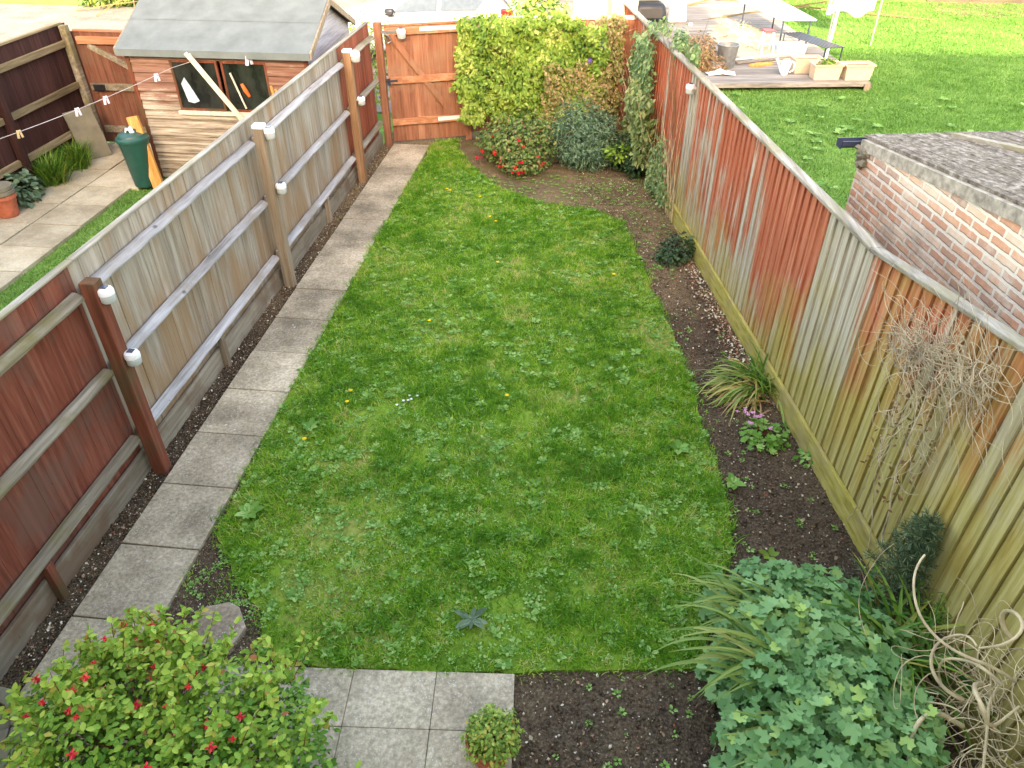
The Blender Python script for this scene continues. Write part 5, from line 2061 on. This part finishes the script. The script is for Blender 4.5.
# pile of sand and gravel with straw
mb = MB(tuple(dp(1.75, 3.4)), DA)
n = 40
vs, fs = [], []
for i in range(n + 1):
    for j in range(n + 1):
        u, v = (i / n - .5) * 2, (j / n - .5) * 2
        th = math.atan2(v, u)
        r = math.hypot(u, v) * (1.12 + .16 * math.sin(3 * th + 1) + .1 * math.sin(7 * th) + .06 * math.sin(13 * th))
        h = .14 * max(0, 1 - r) ** .9 + .02 * math.sin(u * 9) * math.cos(v * 7) * max(0, 1 - r)
        vs.append((u * .8, v * 2.2, h + random.random() * .012 * (r < 1)))
fs = [(i * (n + 1) + j, (i + 1) * (n + 1) + j, (i + 1) * (n + 1) + j + 1, i * (n + 1) + j + 1) for i in range(n) for j in range(n)
      if math.hypot((i + .5) / n - .5, (j + .5) / n - .5) < .49]
mb.add(vs, fs)
tag(mb.build('sand_heap', W['sand'], smooth=True), 'spread heap of pale sand and gravel on the deck', 'sand heap')
bl = [(tuple(dp(1.7, 3.2, .2)), (.5, .9, .06)), (tuple(dp(1.8, 4.4, .2)), (.5, .8, .07))]
p = plant('straw_heap', 'loose dry straw and twigs lying on the sand heap', 'straw', tuple(dp(1.3, 3.8, DZ)))
crown('straw', bl, 700, NEEDLE, .22, W['straw'], p, up=.8, droop=.0, rjit=.2)

# slatted bench and white topped table
tb = thing('garden_table', 'garden table with a large white top at the back of the deck', 'table', (4.2, 18.9, DZ))
mb = MB()
mb.extr([(3.93, 18.02), (4.68, 18.1), (4.3, 20.3), (3.3, 20.2)], 'z', .72, .75)
mb.build('table_top', W['white_plastic'], tb, bevel=.01)
for x, y in ((4.0, 18.15), (4.58, 18.2), (4.2, 20.15), (3.45, 20.1)):
    mb = MB()
    mb.tube([(x, y, DZ), (x, y, .72)], .018, 8)
    mb.build('leg', W['dark_metal'], tb)
tb = thing('slatted_bench', 'dark metal slatted bench in front of the white topped table', 'bench', (4.35, 17.2, DZ))
B0, BD, BS = Vector((4.0, 17.95, 0)), Vector((.62, -1.35, 0)), Vector((.36, .12, 0))
for i in range(6):
    mb = MB()
    o_ = B0 + BS * (i / 5)
    mb.bar((o_.x, o_.y, .5), (o_.x + BD.x, o_.y + BD.y, .5), .04, .014)
    mb.build('slat', W['dark_metal'], tb)
for f, g_ in ((.03, 0), (.03, 1), (.97, 0), (.97, 1)):
    o_ = B0 + BD * f + BS * g_
    mb = MB()
    mb.tube([(o_.x, o_.y, DZ), (o_.x, o_.y, .49)], .014, 8)
    mb.build('leg', W['dark_metal'], tb)
tc = dp(1.75, 2.2)
tb = thing('step_stool', 'small white folding step stool with red trim on the deck', 'stool', tc)
for s in (-1, 1):
    mb = MB(tc, DA)
    mb.bar((s * .13, -.16, 0), (s * .1, 0, .48), .03, .03)
    mb.build('leg', W['white_plastic'], tb)
    mb = MB(tc, DA)
    mb.bar((s * .13, .16, 0), (s * .1, .01, .46), .03, .03)
    mb.build('leg', W['white_plastic'], tb)
mb = MB(tc, DA)
mb.box(-.12, .12, -.09, .1, .46, .49)
mb.build('top', W['redplastic'], tb, bevel=.005)
mb = MB(tc, DA)
mb.box(-.11, .11, -.13, -.06, .22, .24)
mb.build('step', W['white_plastic'], tb)
o = MB(dp(2.3, 2.3), DA).box(-.3, .3, -.2, .2, .0, .2, taper=1.1).build('storage_box', W['bluewhite'], bevel=.02)
tag(o, 'pale blue plastic box under the dark bench', 'box')
mb = MB(tuple(dp(1.6, 1.55)), DA)
mb.bar((-.7, -.15, .03), (.95, .3, .05), .09, .03)
tag(mb.build('plank', W['deck']), 'long plank lying on the deck behind the troughs', 'plank')
mb = MB(tuple(dp(1.4, 1.25)), DA)
mb.extr([(-.3, -.05), (-.1, -.1), (.25, .05), (.2, .12), (-.1, .08)], 'z', .0, .05)
tag(mb.build('timber_offcut', W['new'], bevel=.01), 'orange timber offcut lying by the bucket', 'timber')
mb = MB(tuple(dp(1.5, 1.75)), DA)
mb.bar((-.6, -.1, .03), (.7, .25, .06), .06, .025)
tag(mb.build('plank', W['pale_wood']), 'shorter white plank lying behind the long grey one', 'plank')
mb = MB(tuple(dp(-.15, 5.7)), DA)
mb.box(-.45, .45, -.3, .3, 0, .45, taper=.8)
tag(mb.build('rubbish_bag', W['black'], bevel=.12, smooth=True), 'black rubbish bag standing on the shaded deck by the fence', 'bag')
mb = MB(tuple(dp(.55, 5.6)), DA)
mb.box(-.24, .24, -.15, .15, 0, .55, taper=.75)
tag(mb.build('cement_bag', W['cloth'], bevel=.05, smooth=True), 'upright white sack beside the black rubbish bag', 'sack')
mb = MB(tuple(dp(-.25, 6.0)), DA)
mb.tube([(-.5, 0, .62), (-.2, 0, .66), (.25, .0, .62), (.5, 0, .56)], [.1, .17, .17, .08], 14)
tag(mb.build('rolled_mat', W['brown_leaf'], smooth=True), 'rolled olive mat lying on top of the black bag', 'mat')
o = MB(tuple(dp(-.3, 4.9)), 0).lathe([(.16, 0), (.2, .02), (.15, .12), (.05, .15), (.001, .15)], n=20).build('plastic_lid', W['bin_green'], smooth=True)
tag(o, 'small green plastic tub lid on the deck below the black bag', 'lid')
o = MB(tuple(dp(.8, 5.1)), 0).lathe([(.05, 0), (.06, .03), (.03, .07), (.001, .07)], n=12).build('white_cup', W['white_plastic'], smooth=True)
tag(o, 'tiny white cup on the open deck near the white sack', 'cup')

# rotary clothes dryer with a white sheet
rc_ = Vector((5.35, 18.3, 0))
rt = thing('rotary_dryer', 'white folding rotary clothes dryer at the right side of the deck', 'clothes dryer', rc_)
mb = MB()
mb.tube([(4.83, 17.3, .1), (5.02, 17.9, 1.1), (5.3, 18.9, 2.6)], .028, 10)
mb.build('pole', W['white_plastic'], rt, True)
for q0, q1 in (((4.95, 18.3, .95), (5.0, 19.0, 2.6)), ((4.99, 18.0, .95), (5.2, 18.9, 2.3)), ((4.9, 18.2, 1.0), (4.96, 18.9, 2.4))):
    mb = MB()
    mb.tube([q0, q1], .018, 8)
    mb.build('arm', W['white_plastic'], rt, True)
mb = MB()
mb.tube([(4.93, 18.25, .82), (4.95, 18.3, 1.0)], [.05, .05], 12)
mb.build('hub', W['white_plastic'], rt, True)
vs, fs = [], []
for i in range(15):
    for j in range(11):
        u, v = i / 14, j / 10
        vs.append((5.35 + .95 * u + .03 * math.sin(v * 6), 19.3 + .12 * math.sin(u * 9) + .25 * v, 1.75 - 1.15 * v + .05 * math.sin(u * 7) * v + .05 * v * (u > .8)))
fs = [(i * 11 + j, (i + 1) * 11 + j, (i + 1) * 11 + j + 1, i * 11 + j + 1) for i in range(14) for j in range(10)]
mb = MB()
mb.add(vs, fs)
o = mb.build('bed_sheet', W['cloth'], smooth=True)
m = o.modifiers.new('s', 'SOLIDIFY')
m.thickness = .006
tag(o, 'white bed sheet hung out to dry over the sunlit lawn', 'sheet')
lt2 = thing('line_post', 'grey post holding the white sheet', 'post', (6.35, 19.55, 0))
for xx in (5.33, 6.32):
    mb = MB()
    mb.tube([(xx, 19.3, -.05), (xx, 19.3, 1.8)], .02, 8)
    mb.build('upright', W['metal'], lt2)
mb = MB()
mb.tube([(5.3, 19.3, 1.77), (6.36, 19.3, 1.77)], .008, 6)
mb.build('cord', W['cord'], lt2)
sheet('bare_earth', [(9.2, 23.4), (10.6, 22.9), (16, 24.2), (17, 29), (10, 28)], -.012, W['soil'])

# ------------------------------------------------------------------ parked car
CY = 16.3
car = thing('parked_car', 'silver hatchback parked side on in the lane behind the garden gate', 'car', (-3.6, CY + .85, 0))
W['carpaint'] = plain('silver car paint', srgb(142, 146, 152), .3, .5, .35, .02)
W['carglass'] = plain('car glass', srgb(70, 80, 88), .08, .6, 0, .1)
W['tyre'] = plain('tyre rubber', srgb(32, 32, 34), .85)
W['taillight'] = plain('red tail lamp', srgb(196, 30, 32), .2, .6)
W['bluelight'] = plain('blue plate', srgb(60, 96, 190), .3, .5)
X0 = -5.85
# sections along x: (x, sill z, shoulder z, half width low, roof z, half width at roof)
secs = [(0, .35, .62, .62, .64, .6), (.12, .25, .78, .78, .80, .74), (.55, .22, .90, .84, .93, .78), (1.05, .22, .95, .86, 1.0, .78), (1.55, .22, .99, .86, 1.28, .66), (1.95, .22, 1.02, .86, 1.42, .60),
        (2.6, .22, 1.05, .86, 1.47, .58), (3.3, .22, 1.07, .86, 1.45, .58), (3.75, .24, 1.08, .85, 1.36, .60), (4.02, .27, 1.06, .82, 1.15, .70), (4.15, .32, .92, .76, .95, .7), (4.2, .4, .8, .66, .82, .6)]
vs, fs = [], []
NS = 14
for x, z0, zs, hw, zr, rw in secs:
    half = [(hw * .9, z0), (hw, z0 + .12), (hw * 1.015, (z0 + zs) / 2 + .05), (hw * .97, zs), (rw + .02, zs + (zr - zs) * .8), (rw * .8, zr - .005), (rw * .3, zr + .02)]
    ring = [(CY + .86 - a, z) for a, z in half] + [(CY + .86 + a, z) for a, z in reversed(half)]
    vs += [(X0 + x, y, z) for y, z in ring]
for i in range(len(secs) - 1):
    for k in range(NS):
        fs.append((i * NS + k, (i + 1) * NS + k, (i + 1) * NS + (k + 1) % NS, i * NS + (k + 1) % NS))
fs += [tuple(range(NS))[::-1], tuple(range((len(secs) - 1) * NS, len(secs) * NS))]
mb = MB()
mb.add(vs, fs)
body = mb.build('body', W['carpaint'], car, True)
s = body.modifiers.new('sub', 'SUBSURF')
s.levels = s.render_levels = 2


def side_panel(name, pts, mat, off=.012, side=-1):
    """flat-ish panel lying on the tapered side of the cabin; pts are (x, t) with t from shoulder to roof"""
    mb = MB()
    v = []
    for x, t in pts:
        for i in range(len(secs) - 1):
            if secs[i][0] <= x <= secs[i + 1][0]:
                f = (x - secs[i][0]) / (secs[i + 1][0] - secs[i][0])
                s_ = [a + (b - a) * f for a, b in zip(secs[i], secs[i + 1])]
        a = s_[3] * .97 + (s_[5] + .02 - s_[3] * .97) * t
        z = s_[2] + (s_[4] - s_[2]) * .8 * t
        v.append((X0 + x, CY + .86 + side * (a + off), z))
    mb.add(v, [tuple(range(len(v)))])
    return mb.build(name, mat, car)


for sd in (-1, 1):
    side_panel('side_window', [(1.62, .12), (2.55, .1), (2.55, .92), (2.0, .92)], W['carglass'], side=sd)
    side_panel('side_window', [(2.63, .1), (3.35, .1), (3.5, .7), (3.3, .92), (2.63, .92)], W['carglass'], side=sd)
for xx in (.75, 3.4):
    for sd, yy in ((-1, CY + .0), (1, CY + 1.72)):
        mb = MB()
        mb.tube([(X0 + xx, yy - .02, .31), (X0 + xx, yy + .18 * 1, .31)] if sd < 0 else [(X0 + xx, yy - .18, .31), (X0 + xx, yy + .02, .31)], .31, 28)
        wh = mb.build('wheel', W['tyre'], car, True)
        mb = MB()
        mb.tube([(X0 + xx, yy - .03 if sd < 0 else yy + .03, .31), (X0 + xx, yy, .31)], .2, 24)
        mb.build('rim', W['metal'], wh, True)
for sd in (-1, 1):
    mb = MB()
    y = CY + .86 + sd * .80
    mb.box(X0 + 3.86, X0 + 4.1, y - .05, y + .05, .86, 1.14)
    mb.build('tail_light', W['taillight'], car, True, bevel=.03)
    mb = MB()
    for x in (1.55, 2.6, 3.35):
        mb.box(X0 + x, X0 + x + .008, CY + .86 + sd * .868 - .004, CY + .86 + sd * .868 + .004, .4, 1.03)
    mb.build('door_seam', W['tyre'], car)
    mb = MB()
    for x in (2.36, 3.15):
        mb.box(X0 + x, X0 + x + .15, CY + .86 + sd * .875 - .012, CY + .86 + sd * .875 + .012, .93, .955)
    mb.build('door_handle', W['carpaint'], car, bevel=.005)
    mb = MB()
    mb.box(X0 + 1.5, X0 + 1.68, CY + .86 + sd * .93 - .08, CY + .86 + sd * .93 + .08, 1.0, 1.12)
    mb.build('wing_mirror', W['black'], car, True, bevel=.03)
mb = MB()
mb.add([(X0 + 1.08, CY + .2, 1.02), (X0 + 1.08, CY + 1.52, 1.02), (X0 + 1.88, CY + 1.4, 1.405), (X0 + 1.88, CY + .32, 1.405)], [(0, 3, 2, 1)])
mb.build('windscreen', W['carglass'], car)
mb = MB()
mb.add([(X0 + 4.06, CY + .25, 1.1), (X0 + 4.06, CY + 1.47, 1.1), (X0 + 3.84, CY + 1.37, 1.36), (X0 + 3.84, CY + .35, 1.36)], [(0, 1, 2, 3)])
mb.build('rear_window', W['carglass'], car)

# ------------------------------------------------------------------ the terrace behind the camera (it shades the gardens)
hs = thing('terraced_house', 'terraced house whose upstairs window overlooks the gardens', 'house', (0, -4, 0))
HB = mat_brick('house brick', 1, 0, [srgb(120, 78, 62), srgb(156, 100, 78), srgb(176, 120, 94), srgb(190, 150, 124)], srgb(188, 180, 166))
HX0, HX1, HY, HD = -15, 16, -.4, 7.6
eav, rdg, ry = 5.1, 7.65, -4.2
mb = MB()
mb.extr([(HY, 0), (HY, eav), (ry, rdg), (-8, eav), (-8, 0)], 'x', HX0, HX1)
HB = plain('cream sky bounce wall', srgb(226, 218, 200), .9, .2, var=.04)  # invented pale wall colour, chosen to bounce sky light into the near garden
mb.extr([(HY - .7, eav + .3), (ry, rdg + .75), (-7.5, eav + .3)], 'x', 5.06, HX1 - .01)  # taller right-hand ridge added to lengthen the shadow over the neighbouring lawn
mb.build('wall', HB, hs)
mb = MB()
for (ya, za), (yb, zb) in (((HY + .3, eav - .2), (ry, rdg + .05)), ((ry, rdg + .05), (-8.3, eav - .2))):
    mb.add([(HX0 - .2, ya, za), (HX1 + .2, ya, za), (HX1 + .2, yb, zb), (HX0 - .2, yb, zb), (HX0 - .2, ya, za + .12), (HX1 + .2, ya, za + .12), (HX1 + .2, yb, zb + .12), (HX0 - .2, yb, zb + .12)],
           [(3, 2, 1, 0), (4, 5, 6, 7), (0, 1, 5, 4), (1, 2, 6, 5), (2, 3, 7, 6), (3, 0, 4, 7)])
mb.build('roof', plain('brown roof tiles', srgb(110, 84, 70), .85), hs)
mb = MB()
mb.box(3.0, 5.05, ry - .45, ry + .45, rdg - .6, rdg + 2.15)  # unseen wide stack added so that its shadow falls on the deck
mb.build('added_shadow_stack', HB, hs)
for x in (-13, -9, -5.2, -.45, 3.4, 7.5, 11.5):
    for z0 in (.9, 3.7):
        mb = MB()
        mb.box(x, x + 1.3, HY - .02, HY + .03, z0, z0 + 1.25)
        wd = mb.build('window', W['white_plastic'], hs)
        mb = MB()
        mb.box(x + .07, x + .61, HY + .031, HY + .036, z0 + .07, z0 + 1.18)
        mb.box(x + .69, x + 1.23, HY + .031, HY + .036, z0 + .07, z0 + 1.18)
        mb.build('pane', W['carglass'], wd)

# ------------------------------------------------------------------ light and camera
SUN_EL, SUN_AZ = 20.0, 4.8            # sun stands behind the camera, a little to the right
wd = bpy.data.worlds.new('World')
SC.world = wd
wd.use_nodes = True
nt = wd.node_tree
bg = nt.nodes['Background']
sky = nt.nodes.new('ShaderNodeTexSky')
sky.sky_type = 'NISHITA'
sky.sun_disc = False
sky.sun_elevation = R(SUN_EL)
sky.sun_rotation = R(180 - SUN_AZ)
sky.air_density = 1.0
sky.dust_density = 2.5
sky.ozone_density = 1.0
nt.links.new(sky.outputs[0], bg.inputs[0])
bg.inputs[1].default_value = .15
sl = bpy.data.lights.new('sun', 'SUN')
sl.energy = 2.0
sl.angle = R(.6)
sl.color = (1.0, .97, .94)
so = bpy.data.objects.new('sun', sl)
COL.objects.link(so)
d = Vector((-math.sin(R(SUN_AZ)) * math.cos(R(SUN_EL)), math.cos(R(SUN_AZ)) * math.cos(R(SUN_EL)), -math.sin(R(SUN_EL))))
so.rotation_euler = d.to_track_quat('-Z', 'Y').to_euler()
so.location = (0, -20, 20)

cam = bpy.data.cameras.new('camera')
co = bpy.data.objects.new('camera', cam)
COL.objects.link(co)
SC.camera = co
cam.sensor_width = 36
cam.lens = 36 * 740 / 1024
cam.clip_start = .05
cam.clip_end = 500
P_, Y_ = math.atan2(559, 740), math.atan2(100, 930)
co.location = (0, 0, 4.1)
co.rotation_euler = (PI / 2 - P_, 0, Y_)

vs_ = SC.view_settings
vs_.view_transform = 'Standard'
vs_.look = 'None'
vs_.exposure = 3.3
vs_.gamma = 1
vs_.use_curve_mapping = False
try:
    vs_.use_white_balance = True
    vs_.white_balance_temperature = 9300
    vs_.white_balance_tint = 15
except Exception:
    pass
SC.render.resolution_x, SC.render.resolution_y = 1024, 768
SC.cycles.use_denoising = True
SC.cycles.max_bounces = 6
